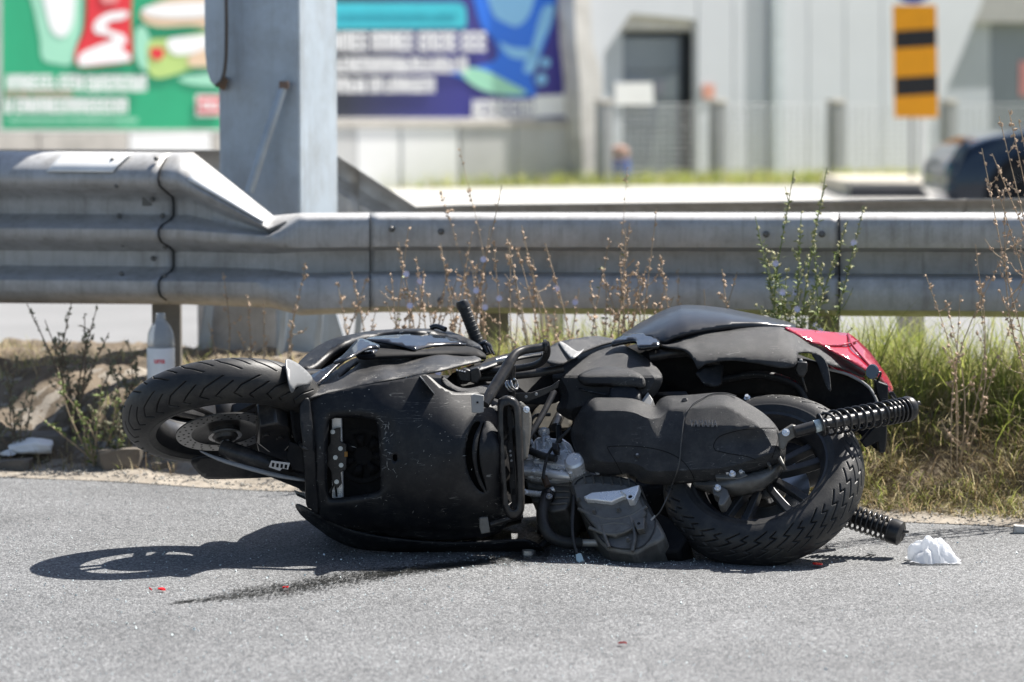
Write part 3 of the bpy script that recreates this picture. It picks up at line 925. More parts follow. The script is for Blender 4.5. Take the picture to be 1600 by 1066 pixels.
tube('stand_crossbar', [P(800, 570, 8.26), P(800, 640, 8.30), P(806, 720, 8.30), P(812, 806, 8.26)], .010, blk_metal, stand, 10)
V, Fc = [], []
c0, c1 = P(783, 559, 8.22), P(830, 549, 8.27)
for k, t in enumerate(np.linspace(0, 1, 150)):
    pass
def spring(name, p0, p1, R, r, turns, mat, parent, tf=lambda t: t, seg=8, per=20, Rf=lambda t: 1.0):
    p0, p1 = Vector(p0), Vector(p1)
    A, u, v = axes(p1 - p0)
    L = (p1 - p0).length
    pts = []
    n = int(turns * per)
    for i in range(n + 1):
        t = i / n
        an = 2 * math.pi * turns * t
        pts.append(p0 + A * (L * tf(t)) + (u * math.cos(an) + v * math.sin(an)) * R * Rf(t))
    return tube(name, pts, r, mat, parent, seg, 1)
spring('stand_spring', P(776, 565, 8.30), P(802, 559, 8.30), .0085, .0018, 13, steel, stand)
spring('side_spring', P(794, 604, 8.27), P(806, 600, 8.26), .014, .003, 3, steel, stand)
# oval under-frame with raised rim
oval_o = [(777, 632), (782, 622), (791, 618), (802, 620), (811, 630), (815, 650), (817, 690), (819, 740), (820, 788), (816, 804), (808, 811), (797, 811), (789, 803), (784, 785), (781, 740), (778, 690)]
oval_i = [(786, 642), (791, 634), (799, 634), (804, 644), (806, 690), (809, 740), (811, 784), (806, 797), (799, 797), (794, 785), (790, 740), (787, 690)]
relief('frame_ring', oval_o, [(790, 625, 8.16), (800, 810, 8.15), (780, 715, 8.145), (818, 715, 8.15)], blk_metal, bike, holes=[oval_i], step=4, thick=.03, pillow=(7, 0.012))
relief('frame_ring_floor', [(p[0] + (798 - p[0]) * .06, p[1]) for p in oval_o], [(790, 625, 8.20), (800, 810, 8.19), (780, 715, 8.19), (818, 715, 8.19)], plastic, bike, step=10, thick=.01)
for q in ((793, 671), (794, 684), (803, 768), (799, 735)):
    prism('slot', [(q[0] - 2.2, q[1] - 4), (q[0] + 2.2, q[1] - 4), (q[0] + 2.2, q[1] + 6), (q[0] - 2.2, q[1] + 6)], dark, bike, Y=8.186, dY=.01, bev=.001)
for q in ((797, 705), (798, 712), (799, 720)):
    cyl('slot_pin', P(q[0], q[1], 8.192), P(q[0], q[1], 8.184), .0035, pale_plastic, bike, 10)
relief('frame_flange', [(812, 628), (822, 634), (830, 648), (830, 672), (827, 700), (824, 716), (819, 716), (817, 680), (815, 650)], [(812, 628, 8.19), (830, 660, 8.22), (824, 716, 8.2)], alu_dirty, bike, step=4, thick=.008)
hexbolt('flange_bolt', P(822, 640, 8.19), (0.3, -1, .2), .006, .012, alu, bike)
tube('frame_tube', [P(815, 700, 8.24), P(836, 668, 8.28), P(852, 640, 8.32), P(866, 612, 8.36)], .009, blk_metal, bike, 12)
tube('frame_tube', [P(720, 592, 8.40), P(760, 590, 8.42), P(830, 584, 8.44), P(880, 576, 8.46)], .012, blk_metal, bike, 12)
tube('frame_tube', [P(840, 860, 8.36), P(870, 830, 8.4), P(900, 800, 8.45)], .012, blk_metal, bike, 12)
relief('inner_guard', [(836, 640), (862, 622), (888, 640), (894, 662), (880, 672), (840, 674), (830, 660)], [(836, 640, 8.60), (888, 640, 8.62), (840, 674, 8.56)],
       M('muddy_guard', (0.05, 0.045, 0.035), .7, dust=(.2, .17, .12), dscale=30, damt=.6), bike, step=6, thick=.004)
prism('connector_block', [(713, 582), (726, 576), (738, 580), (736, 598), (718, 596)], blk_metal, bike, Y=8.32, dY=.05, bev=.004)
prism('connector_block', [(734, 578), (748, 574), (752, 590), (746, 600), (735, 598)], blk_metal, bike, Y=8.31, dY=.04, bev=.004)
for k in range(4):
    cyl('pin', P(714 + 4 * k, 581 + k * .8, 8.315), P(714 + 4 * k, 578 + k * .8, 8.31), .003, steel, bike, 8)

# ---- rear unit: engine, transmission cover, air box
N_ = REAR.N
eng = empty('engine', REAR.at(930, 800, 0.0), bike)
prism('crankcase', [(888, 757), (900, 742), (916, 735), (934, 738), (986, 745), (1001, 757), (1014, 792), (1028, 812), (1040, 835), (1030, 846), (1015, 851), (991, 866), (970, 862), (949, 858), (932, 842), (921, 820), (904, 792), (894, 772)], alu_dirty, eng, REAR, -0.13, 0.075, bev=.010)
prism('crankcase_boss', [(893, 757), (930, 752), (980, 757), (998, 775), (1010, 800), (996, 822), (960, 838), (935, 830), (915, 806), (900, 782)], alu_dirty, eng, REAR, 0.07, 0.088, bev=.006)
prism('ribbed_plate', [(911, 776), (925, 769), (970, 765), (998, 757), (996, 764), (985, 774), (972, 776), (955, 784), (930, 781), (916, 780)], alu, eng, REAR, 0.08, 0.103, bev=.003)
prism('mounting_lug', [(968, 767), (985, 761), (999, 757), (997, 766), (990, 781), (981, 782), (978, 774)], alu, eng, REAR, 0.085, 0.112, bev=.003)
p = REAR.at(985, 777, .112); cyl('lug_hole', p - N_ * .002, p + N_ * .0012, .006, dark, eng, 14)
p = REAR.at(985, 777, .112); lathe('lug_ring', [(.0065, -.004), (.0105, -.004), (.0105, .003), (.0065, .003)], p, N_, alu, eng, 18, close=True)
for q, r_ in (((941, 779), .0075), ((929, 801), .0050), ((967, 798), .0050), ((905, 782), .0045), ((935, 738), .006), ((982, 845), .0045)):
    hexbolt('bolt', REAR.at(q[0], q[1], .086), N_, r_, .014, alu if r_ > .0055 else alu_dirty, eng)
for pts in ([(904, 795), (925, 805), (955, 812), (985, 806), (1010, 792)], [(921, 825), (950, 835), (975, 832), (1000, 818)], [(938, 812), (945, 838), (952, 856)], [(985, 808), (992, 835), (988, 862)], [(935, 822), (962, 818), (985, 822)]):
    tube('casting_rib', [REAR.at(a, b, .084) for a, b in pts], .0055, alu_dirty, eng, 8)
prism('lower_casting', [(996, 822), (1030, 800), (1060, 815), (1075, 840), (1060, 862), (1020, 864), (996, 852)], dark, eng, REAR, -0.10, 0.02, bev=.008)
prism('sump_boss', [(988, 812), (1008, 808), (1006, 826), (995, 828)], alu_dirty, eng, REAR, 0.07, 0.098, bev=.003)
p = REAR.at(998, 818, .098); cyl('boss_hole', p - N_ * .002, p + N_ * .0012, .0045, dark, eng, 12)
tube('gasket_line', [REAR.at(a, b, .0765) for a, b in catmull([(898, 757), (925, 743), (984, 750), (1004, 775), (1024, 815), (1012, 846), (990, 858), (950, 852), (926, 824), (906, 790)], 4, True)], .0022, blk_metal, eng, 6, 1)
for k in range(6):
    a = (912 + k * 14, 742 + k * 1.2)
    tube('cooling_fin', [REAR.at(a[0], a[1], .076), REAR.at(a[0] + 3, a[1] + 12, .089)], .0028, alu_dirty, eng, 6, 1)
# round cap
p = REAR.at(908, 748, 0.03); lathe('round_cap', [(0, .085), (.022, .085), (.0285, .080), (.030, .070), (.030, 0), (.034, -.01), (.034, -.06), (0, -.06)], p, N_, alu, eng, 36)
for an in (0.4, 2.3, 4.2):
    A_, u_, v_ = axes(N_)
    q = p + (u_ * math.cos(an) + v_ * math.sin(an)) * .031 + N_ * .05
    cyl('cap_lug', q - N_ * .03, q + N_ * .018, .0065, alu, eng, 12)
cyl('case_neck', REAR.at(925, 748, 0.02), REAR.at(985, 756, .02), .040, alu_dirty, eng, 28)
# cylinder head
head = empty('cylinder_head', REAR.at(860, 730, 0.0), eng)
prism('head_cover', [(826, 700), (836, 683), (848, 680), (862, 683), (880, 684), (891, 692), (902, 717), (901, 733), (890, 746), (860, 750), (828, 747), (814, 738), (815, 720)], alu, eng, REAR, -0.09, 0.055, bev=.008)
prism('head_step', [(832, 706), (850, 700), (880, 702), (896, 716), (894, 730), (860, 726), (832, 722)], alu, eng, REAR, .05, .075, bev=.005)
tube('head_pipe', [REAR.at(816, 736, .06), REAR.at(840, 738, .066), REAR.at(868, 742, .068), REAR.at(896, 745, .062)], [.013, .0125, .0125, .012], alu, eng, 16)
prism('cylinder', [(818, 744), (868, 748), (896, 752), (894, 776), (884, 796), (860, 800), (840, 790), (826, 770)], alu_dirty, eng, REAR, -0.09, 0.035, bev=.006)
for k in range(4):
    tube('cooling_fin', [REAR.at(822 + k * 4, 752 + k * 10, .036), REAR.at(858, 757 + k * 10, .038), REAR.at(893 - k * 2, 759 + k * 9, .036)], .0035, alu_dirty, eng, 6)
tube('head_pipe', [REAR.at(824, 770, .05), REAR.at(848, 772, .052), REAR.at(866, 764, .055)], .0085, alu, eng, 12)
cyl('filler_stem', REAR.at(850, 700, .06), REAR.at(850, 678, .06), .0085, alu, eng, 16)
lathe('filler_cap', [(0, .008), (.012, .008), (.0165, .004), (.0165, -.004), (.012, -.008), (0, -.008)], REAR.at(850, 675, .06), REAR.at(850, 672, .06) - REAR.at(850, 678, .06), alu, eng, 10)
cyl('spark_plug_cap', REAR.at(874, 690, .07), REAR.at(873, 666, .07), .0085, blk_metal, eng, 14)
cyl('sensor_tip', REAR.at(873, 667, .07), REAR.at(873, 662, .07), .005, steel, eng, 12)
tube('black_hose', [REAR.at(812, 699, .08), REAR.at(830, 705, .085), REAR.at(850, 713, .09), REAR.at(869, 717, .09)], .0105, hose_mat, eng, 14)
tube('cable', [REAR.at(893, 668, .12), REAR.at(878, 683, .11), REAR.at(866, 697, .10), REAR.at(856, 712, .10), REAR.at(850, 735, .10), REAR.at(849, 748, .09)], .0045, hose_mat, eng, 10)
prism('cable_clamp', [(862, 690), (873, 692), (872, 704), (862, 703)], blk_metal, eng, REAR, .09, .115, bev=.004)
cyl('sensor', REAR.at(850, 745, .08), REAR.at(856, 760, .07), .0095, M('brown_rust', (.07, .045, .03), .7), eng, 14)
for q in ((818, 738), (846, 731), (872, 700), (884, 708), (822, 770), (893, 742)):
    hexbolt('bolt', REAR.at(q[0], q[1], .062), N_, .005, .012, alu, eng)
for a, b, r_ in (((822, 716), (846, 712), .006), ((838, 690), (842, 716), .005), ((880, 692), (894, 722), .006), ((862, 730), (884, 734), .0055)):
    tube('casting_rib', [REAR.at(a[0], a[1], .066), REAR.at(b[0], b[1], .07)], r_, alu, eng, 8, 1)
for q in ((829, 690), (858, 690), (836, 742), (860, 745), (880, 744), (866, 722), (842, 722), (900, 730)):
    p = REAR.at(q[0], q[1], .058); cyl('head_boss', p - N_ * .01, p + N_ * .02, .007, alu, eng, 12)
tube('vacuum_hose', [REAR.at(838, 684, .06), REAR.at(828, 668, .08), REAR.at(836, 650, .09), REAR.at(860, 648, .09)], .005, hose_mat, eng, 8)
# coolant hose
clamp = REAR.at(857, 776, .055)
tube('coolant_hose', [REAR.at(857, 770, .05), REAR.at(851, 785, .06), REAR.at(847, 803, .06), REAR.at(851, 825, .05), REAR.at(864, 841, .03), REAR.at(884, 848, .01), REAR.at(908, 849, -.01)], .0165, hose_mat, eng, 18)
tube('steel_pipe', [REAR.at(904, 848.5, -.01), REAR.at(920, 848.5, -.015), REAR.at(943, 848.5, -.02)], .0105, M('bare_pipe', (.62, .58, .52), .45, metal=.4), eng, 16)
lathe('hose_clamp', [(.017, -.006), (.020, -.006), (.020, .006), (.017, .006)], REAR.at(856, 775, .052), REAR.at(856, 770, .052) - REAR.at(854, 780, .056), blk_metal, eng, 24, close=True)
hexbolt('clamp_bolt', REAR.at(859, 777, .075), N_, .006, .012, steel, eng)
tube('wire', [REAR.at(897, 775, .075), REAR.at(895, 800, .085), REAR.at(894, 820, .08), REAR.at(896, 845, .07), REAR.at(902, 866, .06)], [.006, .006, .0055, .0045, .004], hose_mat, eng, 10)
prism('wire_plug', [(899, 864), (908, 864), (912, 875), (904, 879), (900, 875)], M('pale_blue_plug', (.45, .58, .60), .4), eng, REAR, .05, .062, bev=.002)
tube('exhaust_pipe', [REAR.at(1020, 850, -.08), REAR.at(960, 866, -.12), P(900, 850, 8.5), P(850, 830, 8.5)], .018, blk_metal, eng, 14)

# air box
airbox_o = [(863, 592), (868, 580), (876, 572), (886, 557), (910, 544), (940, 539), (968, 537), (990, 547), (1008, 558), (1026, 574), (1035, 588), (1033, 602), (1020, 622), (990, 640), (940, 645), (905, 648), (895, 658), (872, 645), (870, 636), (876, 618)]
airbox = relief('air_box', airbox_o, lambda V: .16 - .0017 * np.clip(588 - V[:, 1], 0, 99) - .0011 * np.clip(V[:, 1] - 588, 0, 99), plastic_grey, bike, frame=REAR, step=4, thick=.03, pillow=(13, .026), profile=1.0, inset=True, angle=21)
relief('air_box_lid', [(902, 589), (920, 578), (945, 573), (975, 575), (998, 583), (1008, 594), (1006, 608), (985, 606), (950, 604), (915, 603)],
       lambda V: .192 - .0017 * np.clip(588 - V[:, 1], 0, 99) - .0011 * np.clip(V[:, 1] - 588, 0, 99), plastic_grey, airbox, frame=REAR, step=4, thick=.012, pillow=(8, .012))
prism('air_box_snout', [(950, 606), (966, 600), (993, 602), (1000, 610), (1000, 626), (952, 626)], plastic, airbox, REAR, .08, .180, bev=.008)
prism('air_box_tab', [(1002, 626), (1012, 612), (1020, 624), (1016, 634), (1004, 634)], pale_plastic, airbox, REAR, .13, .16, bev=.002)
for a, b in (((866, 580), (888, 596)), ((892, 592), (896, 613))):
    tube('air_box_clip', [REAR.at(a[0], a[1], .13), REAR.at(b[0], b[1], .15)], .008, plastic_grey, airbox, 10)
tube('lid_seam', [REAR.at(868, 590, .115), REAR.at(892, 602, .150), REAR.at(920, 612, .172), REAR.at(948, 617, .174)], .003, plastic, airbox, 8)
tube('intake_duct', [REAR.at(880, 640, -.02), REAR.at(872, 655, .0), REAR.at(868, 668, .03)], .014, blk_metal, bike, 12)
prism('duct_tray', [(1020, 618), (1028, 612), (1072, 611), (1076, 618)], plastic, bike, REAR, .06, .10, bev=.002)

# transmission cover
cvt_o = [(891, 680), (894, 668), (899, 654), (908, 638), (917, 627), (927, 621.5), (950, 621), (979, 621.5), (1000, 626), (1014, 632), (1023, 634), (1030, 625), (1042, 619), (1062, 618), (1090, 616), (1112, 614), (1133, 614), (1150, 620), (1170, 631), (1192, 645), (1208, 660), (1219, 676), (1226, 692), (1228, 707), (1222, 722), (1205, 730), (1176, 740), (1150, 748), (1120, 753), (1086, 755), (1050, 757), (1015, 757), (1000, 753), (988, 745), (965, 743), (938, 742), (915, 734), (904, 720), (898, 704)]
cvt_ctrl = lambda V: 0.075 + 0.105 * np.clip((752 - V[:, 1]) / 125.0, -.1, 1.05) - 0.02 * np.clip((V[:, 0] - 1150) / 80, 0, 1) - .02 * np.clip((930 - V[:, 0]) / 40, 0, 1)
cvt_f = cvt_ctrl
def cvt_h(x, y, extra=0.0):
    q = np.array([[x, y]], float)
    d = dist_poly(q, CVT_OL)[0]
    t = min(d / 21, 1)
    return float(cvt_f(q)[0] + .040 * (1 - (1 - t) ** 1.15) ** (1 / 1.15) + cvt_ex(q)[0] + extra)
def cvt_ex(V):
    x, y = V[:, 0], V[:, 1]
    e = np.zeros(len(V))
    # hollow between the two bulges
    e -= 0.024 * np.exp(-((x - 1040) / 30) ** 2) * np.clip((690 - y) / 60, 0, 1)
    e -= 0.02 * np.clip((x - 1050) / 30, 0, 1) * np.clip((668 - y) / 45, 0, 1)
    # tear-drop recess
    d = np.hypot((x - 1172) / 48, (y - 690) / 17)
    e -= 0.012 * np.clip(1.15 - d, 0, 1) ** .7
    return e
CVT_OL = catmull(cvt_o, 3, True)
cvt = relief('transmission_cover', cvt_o, cvt_ctrl, plastic_grey, bike, frame=REAR, step=4, thick=.05, pillow=(21, .040), extra=cvt_ex, profile=1.15, inset=True, angle=32)
def seam(pts, r=.0011, mat=None):
    q = catmull(pts, 6)
    tube('cover_seam', [REAR.at(a, b, cvt_h(a, b, .0002)) for a, b in q], r, mat or dark, cvt, 6, 1)
seam([(972, 741), (962, 722), (950, 702), (952, 698), (975, 697), (1000, 698), (1030, 703), (1052, 711), (1068, 722), (1080, 738), (1085, 750)])
seam([(1118, 704), (1115, 696), (1122, 684), (1138, 677), (1165, 671), (1190, 669), (1212, 669)])
seam([(1118, 704), (1140, 709), (1165, 713), (1180, 718)])
seam([(1214, 672), (1216, 684), (1212, 700), (1206, 716)])
p = REAR.at(996, 711, cvt_h(996, 711)); cyl('cover_screw', p - N_ * .004, p + N_ * .003, .0085, blk_metal, cvt, 20)
cyl('screw_recess', p + N_ * .0025, p + N_ * .0036, .004, pale_plastic, cvt, 6)
p = REAR.at(1070, 626, cvt_h(1070, 626)); cyl('cover_screw', p - N_ * .004, p + N_ * .004, .008, blk_metal, cvt, 16)
# raised lettering
V, Fc = text_verts('YAMAHA', 1.0, 0.0, 0.0)
vx_ = [v[0] for v in V]; w0, w1 = min(vx_), max(vx_)
vy_ = [v[1] for v in V]; y0, y1 = min(vy_), max(vy_)
V3 = []
for x, y, z in V:
    a = 1077.5 + (x - w0) / (w1 - w0) * 43.5
    b = 666.5 - (y - y0) / (y1 - y0) * 11.0 + (a - 1077) * 0.02
    V3.append(REAR.at(a, b, cvt_h(a, b, .0035)))
o = mk('lettering', V3, Fc, M('letter_grey', (.13, .133, .14), .4), cvt, smooth=False)
solid(o, .002, 0)
# thin cable over the cover
pts = [(1150, 619), (1133, 614.5), (1112, 616), (1098, 622), (1083, 631), (1074, 642), (1069, 652), (1066, 675), (1064, 695), (1062, 719), (1057, 740), (1050, 758)]
tube('brake_cable', [REAR.at(a, b, cvt_h(a, b, .006)) for a, b in pts] + [REAR.at(1042, 778, .12), REAR.at(1031, 800, .11), REAR.at(1018, 812, .10)], .0017, M('cable_grey', (.07, .068, .065), .4), bike, 8)
tube('cable_end', [REAR.at(1024, 806, .105), REAR.at(1017, 813, .10)], .003, pale_plastic, bike, 8, 1)
# gear case below the cover
gear_o = [(1082, 750), (1120, 748), (1170, 738), (1200, 728), (1224, 712), (1226, 724), (1219, 742), (1205, 757), (1190, 767), (1160, 776), (1130, 775), (1105, 770), (1085, 764)]
gear = relief('gear_case', gear_o, [(1082, 755, .04), (1150, 745, .07), (1224, 715, .05), (1190, 767, .02), (1130, 775, .02)], alu_dirty, bike, frame=REAR, step=4, thick=.01, pillow=(16, .05))
prism('gear_case_lever', [(1112, 760), (1124, 757), (1136, 764), (1140, 774), (1131, 788), (1125, 790), (1121, 786), (1124, 776), (1114, 772)], alu_dirty, bike, REAR, .06, .095, bev=.004)
for q, h in (((1122, 764), .098), ((1145, 742), .115), ((1138, 742), .1), ((1159, 741), .1)):
    hexbolt('bolt', REAR.at(q[0], q[1], h), N_, .006, .014, alu, gear)
prism('cover_bracket', [(1116, 737), (1134, 735), (1160, 736), (1168, 742), (1155, 748), (1118, 747)], alu_dirty, gear, REAR, .07, .108, bev=.003)
for q in ((1193, 714), (1214, 712)):
    prism('cover_lug', [(q[0] - 5, q[1] - 4), (q[0] + 3, q[1] - 5), (q[0] + 12, q[1] + 13), (q[0] + 9, q[1] + 15), (q[0] + 2, q[1] + 5), (q[0] - 4, q[1] + 3)], alu_dirty, gear, REAR, .08, .108, bev=.002)
p = REAR.at(1194, 714, .109); cyl('lug_bolt', p, p + N_ * .006, .006, pale_plastic, gear, 14)
cyl('breather', REAR.at(1160, 628, .02), REAR.at(1168, 624, .06), .008, blk_metal, bike, 14)
hexbolt('case_bolt', REAR.at(1168, 623, .06), N_, .006, .014, alu, bike)
tube('vent_pipe', [REAR.at(1200, 655, .03), REAR.at(1198, 645, .05), REAR.at(1193, 634, .06)], .0075, blk_metal, bike, 12)
# swing arm on the far side
prism('swing_arm', [(1040, 760), (1090, 770), (1190, 760), (1230, 735), (1215, 770), (1150, 800), (1060, 800)], dark, bike, REAR, -.16, -.11, bev=.004)

# ---- shock absorbers
shock = empty('shock_absorber', P(1325, 655, 8.2), bike)
m0 = REAR.at(1224, 690, .06); m1 = P(1246, 674, 8.09); m2 = P(1283, 664, 8.10); m3 = P(1419, 639, 8.30)
prism('shock_mount', [(1216, 678), (1238, 664), (1246, 666), (1248, 680), (1232, 690), (1226, 704), (1218, 702)], alu_dirty, shock, Y=8.10, dY=.03, bev=.004)
hexbolt('mount_bolt', P(1228, 676, 8.098), (-.2, -1, .3), .007, .012, alu, shock)
tube('shock_body', [m1 + (m1 - m2) * .12, m2], .0165, blk_metal, shock, 18, 1)
tube('damper', [m2, m3], [.0155, .0165], blk_metal, shock, 18, 1)
dv = (m2 - m1)
tube('shock_label', [m1 + dv * .72, m1 + dv * .97], .0172, M('label_foil', (.55, .66, .70), .35, var=.6, vscale=60), shock, 18, 1)
lathe('spring_seat', [(.016, -.003), (.031, -.003), (.033, 0), (.031, .003), (.016, .003)], m2, dv, blk_metal, shock, 28, close=True)
tf = lambda t: (0.74 * (t / .62)) if t < .62 else .74 + .26 * ((t - .62) / .38)
spring('coil_spring', m2, m3, .0315, .0037, 14, M('spring_black', (.03, .03, .032), .3, metal=.4, dust=(.2, .19, .17), dscale=40, damt=.3), shock, tf, 10, 22, lambda t: .92 if t < .06 else 1.0)
lathe('top_cap', [(0, -.012), (.033, -.012), (.036, -.004), (.033, .008), (.014, .014), (0, .014)], m3, m3 - m2, blk_metal, shock, 28)
hk = (m3 - m2).normalized()
tube('top_eye', [m3 + hk * .012, m3 + hk * .03 + Vector((0, 0, .004)), m3 + hk * .04 + Vector((0, 0, .012)), m3 + hk * .048 + Vector((0, 0, .006))], [.008, .007, .0055, .003], blk_metal, shock, 10)
tube('top_eye', [m3 + hk * .014, m3 + hk * .03 + Vector((0, 0, -.008)), m3 + hk * .036 + Vector((0, 0, -.016))], [.007, .0055, .003], blk_metal, shock, 10)
shock2 = empty('shock_absorber', P(1370, 830, 8.3), bike)
n0 = P(1300, 797, 8.26); n1 = P(1404, 833, 8.18)
tube('damper', [n0, n1], .018, blk_metal, shock2, 16, 1)
spring('coil_spring', n0, n0 + (n1 - n0) * .93, .0315, .0037, 12, bpy.data.materials['spring_black'], shock2, lambda t: t, 10, 22)
lathe('top_cap', [(0, -.03), (.032, -.03), (.035, -.02), (.034, .006), (.02, .014), (.012, .010), (0, .004)], n1, n1 - n0, blk_metal, shock2, 24)
tube('broken_eye', [n1 + (n1 - n0).normalized() * .005 + Vector((0, 0, .006)), n1 + (n1 - n0).normalized() * .026 + Vector((.004, 0, .012))], [.009, .003], blk_metal, shock2, 8, 1)

# ---- seat and tail
def seat_Y(V):
    x, y = V[:, 0], V[:, 1]
    yb = np.interp(x, [970, 1032, 1072, 1138, 1185, 1262], [530, 537, 522, 509, 507, 514])
    yt = np.interp(x, [970, 997, 1024, 1063, 1091, 1129, 1204, 1262], [523, 505, 490, 476, 476, 480, 495, 511])
    v = np.clip((yb - y) / np.maximum(yb - yt, 3), 0, 1)
    return np.interp(x, [970, 1040, 1262], [8.60, 8.49, 8.58]) + .05 * v + .17 * v ** 2 + .14 * v ** 5
def tail_Y(V):
    x, y = V[:, 0], V[:, 1]
    yb = np.interp(x, [1031, 1069, 1091, 1119, 1150, 1185, 1219, 1241, 1300, 1350], [540, 556, 578, 572, 570, 572, 577, 577, 580, 592])
    yt = np.interp(x, [1031, 1072, 1104, 1157, 1219, 1250, 1300, 1351], [536, 521, 516, 513, 510.5, 525, 548, 577])
    v = np.clip((yb - y) / np.maximum(yb - yt, 6), 0, 1)
    base = np.interp(x, [1031, 1091, 1240, 1290, 1350], [8.47, 8.40, 8.40, 8.46, 8.55])
    return base + .012 * v + .13 * v ** 2.2
relief('seat', [(972, 524), (984, 515), (997, 506), (1010, 499), (1024, 491), (1041, 483), (1063, 477), (1091, 477), (1129, 481), (1166, 488), (1204, 496), (1226, 501.5), (1243, 507), (1238, 510.5), (1222, 509), (1185, 506), (1160, 506), (1138, 508), (1110, 513), (1072, 521), (1050, 527), (1032, 536), (1026, 530), (1007, 525)],
       seat_Y, seat_mat, bike, step=4, thick=.02)
relief('tail_panel', [(1031, 537), (1050, 527.5), (1072, 522), (1104, 516.5), (1120, 518.5), (1138, 517), (1157, 513.5), (1185, 511), (1219, 511), (1229, 515), (1250, 526), (1271, 536.5), (1300, 549), (1330, 564), (1351, 578), (1349, 588), (1330, 580), (1310, 573), (1291, 567), (1280, 556), (1267, 550.5), (1248, 551), (1246, 563), (1241, 573), (1219, 575), (1185, 568), (1147, 563), (1119, 565), (1100, 570), (1091, 577), (1086, 568), (1080, 557), (1069, 546), (1046, 542)],
       tail_Y, plastic_grey, bike, step=5, thick=.005, n=2)
relief('tail_gap', [(1096, 512), (1140, 506), (1185, 504), (1230, 508), (1232, 518), (1185, 514), (1140, 520), (1100, 520)], [(1096, 512, 8.62), (1185, 504, 8.66), (1230, 510, 8.66), (1140, 520, 8.60)], dark, bike, step=8, thick=.01)
tl = relief('tail_light', [(1227, 512), (1240, 512), (1257, 514), (1286, 517.5), (1310, 519.5), (1325, 521), (1335, 527), (1347, 538), (1360, 551), (1377, 574), (1389, 592), (1396, 609), (1390, 613), (1383, 600), (1372, 588), (1352, 577), (1330, 564), (1300, 548.5), (1282, 538), (1271, 535.5), (1250, 525)],
       [(1227, 512, 8.535), (1257, 514, 8.61), (1325, 521, 8.70), (1360, 551, 8.70), (1396, 609, 8.63), (1372, 588, 8.57), (1300, 548, 8.545), (1271, 535, 8.54), (1320, 545, 8.585), (1345, 560, 8.585)], red_lens, bike, step=4, thick=.004)
relief('lamp_reflector', [(1250, 520), (1290, 522), (1322, 527), (1345, 548), (1372, 580), (1355, 574), (1310, 550), (1280, 533)], [(1250, 520, 8.62), (1322, 527, 8.71), (1372, 580, 8.64), (1310, 550, 8.60)], M('lamp_silver', (.6, .45, .45), .25, metal=.5), tl, step=5, thick=.004)
tube('lens_rib', [P(1284, 539, 8.555), P(1310, 540, 8.585), P(1328, 536, 8.62), P(1340, 532, 8.68)], .003, red_lens, tl, 8)
tube('lens_rib', [P(1325, 522, 8.69), P(1332, 540, 8.61), P(1350, 562, 8.585), P(1374, 588, 8.57)], .0035, red_lens, tl, 8)
relief('lower_lens', [(1293, 569), (1310, 574), (1330, 581), (1349, 589), (1350, 594), (1325, 588), (1305, 579)], [(1293, 569, 8.56), (1349, 590, 8.6), (1320, 584, 8.58)], red_lens, bike, step=4, thick=.004)
relief('inner_mudguard', [(1240, 560), (1290, 570), (1320, 583), (1351, 599), (1366, 614), (1374, 634), (1384, 660), (1384, 690), (1380, 706), (1365, 700), (1345, 680), (1300, 640), (1240, 620), (1170, 615), (1100, 620), (1040, 600), (1020, 560), (1060, 545), (1150, 560)],
       [(1240, 560, 8.58), (1351, 599, 8.60), (1384, 690, 8.50), (1240, 620, 8.62), (1040, 600, 8.58), (1060, 545, 8.56), (1300, 640, 8.6)], dark, bike, step=9, thick=.008)
tube('mudguard_edge', [P(1295, 577, 8.52), P(1321, 584, 8.53), P(1340, 593, 8.53), P(1356, 604, 8.52), P(1365, 616, 8.51), P(1372, 632, 8.50)], .004, pale_plastic, bike, 8)
tube('wheel_well_rib', [P(1100, 600, 8.54), P(1180, 585, 8.54), P(1240, 600, 8.54), P(1260, 630, 8.54)], .012, plastic, bike, 10)
tube('frame_tube', [P(1015, 558, 8.50), P(1050, 552, 8.50), P(1082, 552, 8.52), P(1120, 570, 8.55)], .016, blk_metal, bike, 14)
relief('broken_flap', [(1088, 583), (1098, 575), (1116, 570), (1130, 571), (1129, 588), (1127, 601), (1114, 604), (1100, 600), (1094, 592)], [(1088, 583, 8.42), (1130, 571, 8.46), (1114, 604, 8.42)], plastic, bike, step=5, thick=.004)
relief('torn_flap', [(1268, 554), (1276, 552), (1287, 560), (1294, 575), (1298, 609), (1292, 606), (1284, 586), (1276, 566)], [(1268, 554, 8.46), (1287, 560, 8.44), (1298, 609, 8.40)], plastic_grey, bike, step=4, thick=.004)
prism('turn_signal_stub', [(1245, 566), (1262, 566), (1262, 580), (1256, 590), (1247, 588), (1243, 578)], blk_metal, bike, Y=8.42, dY=.04, bev=.004)
cyl('stub_screw', P(1252, 566, 8.43), P(1251, 561, 8.43), .005, pale_plastic, bike, 10)
tube('loose_wire', [P(1253, 588, 8.43), P(1256, 600, 8.43), P(1260, 612, 8.45)], .003, hose_mat, bike, 8)
lathe('round_reflector', [(0, .004), (.019, .004), (.0215, 0), (.019, -.005), (0, -.005)], P(1363, 581, 8.40), (-.62, -.78, .15), M('dark_reflector', (.05, .07, .10), .15, coat=.5), bike, 32)
tube('reflector_stay', [P(1366, 584, 8.41), P(1376, 582, 8.42), P(1373, 592, 8.43), P(1368, 600, 8.44), P(1368, 616, 8.46)], .0035, blk_metal, bike, 8)
prism('plate_bracket', [(1368, 594), (1374, 597), (1388, 602), (1388, 628), (1376, 630), (1370, 612)], plastic, bike, Y=8.42, dY=.05, bev=.003)
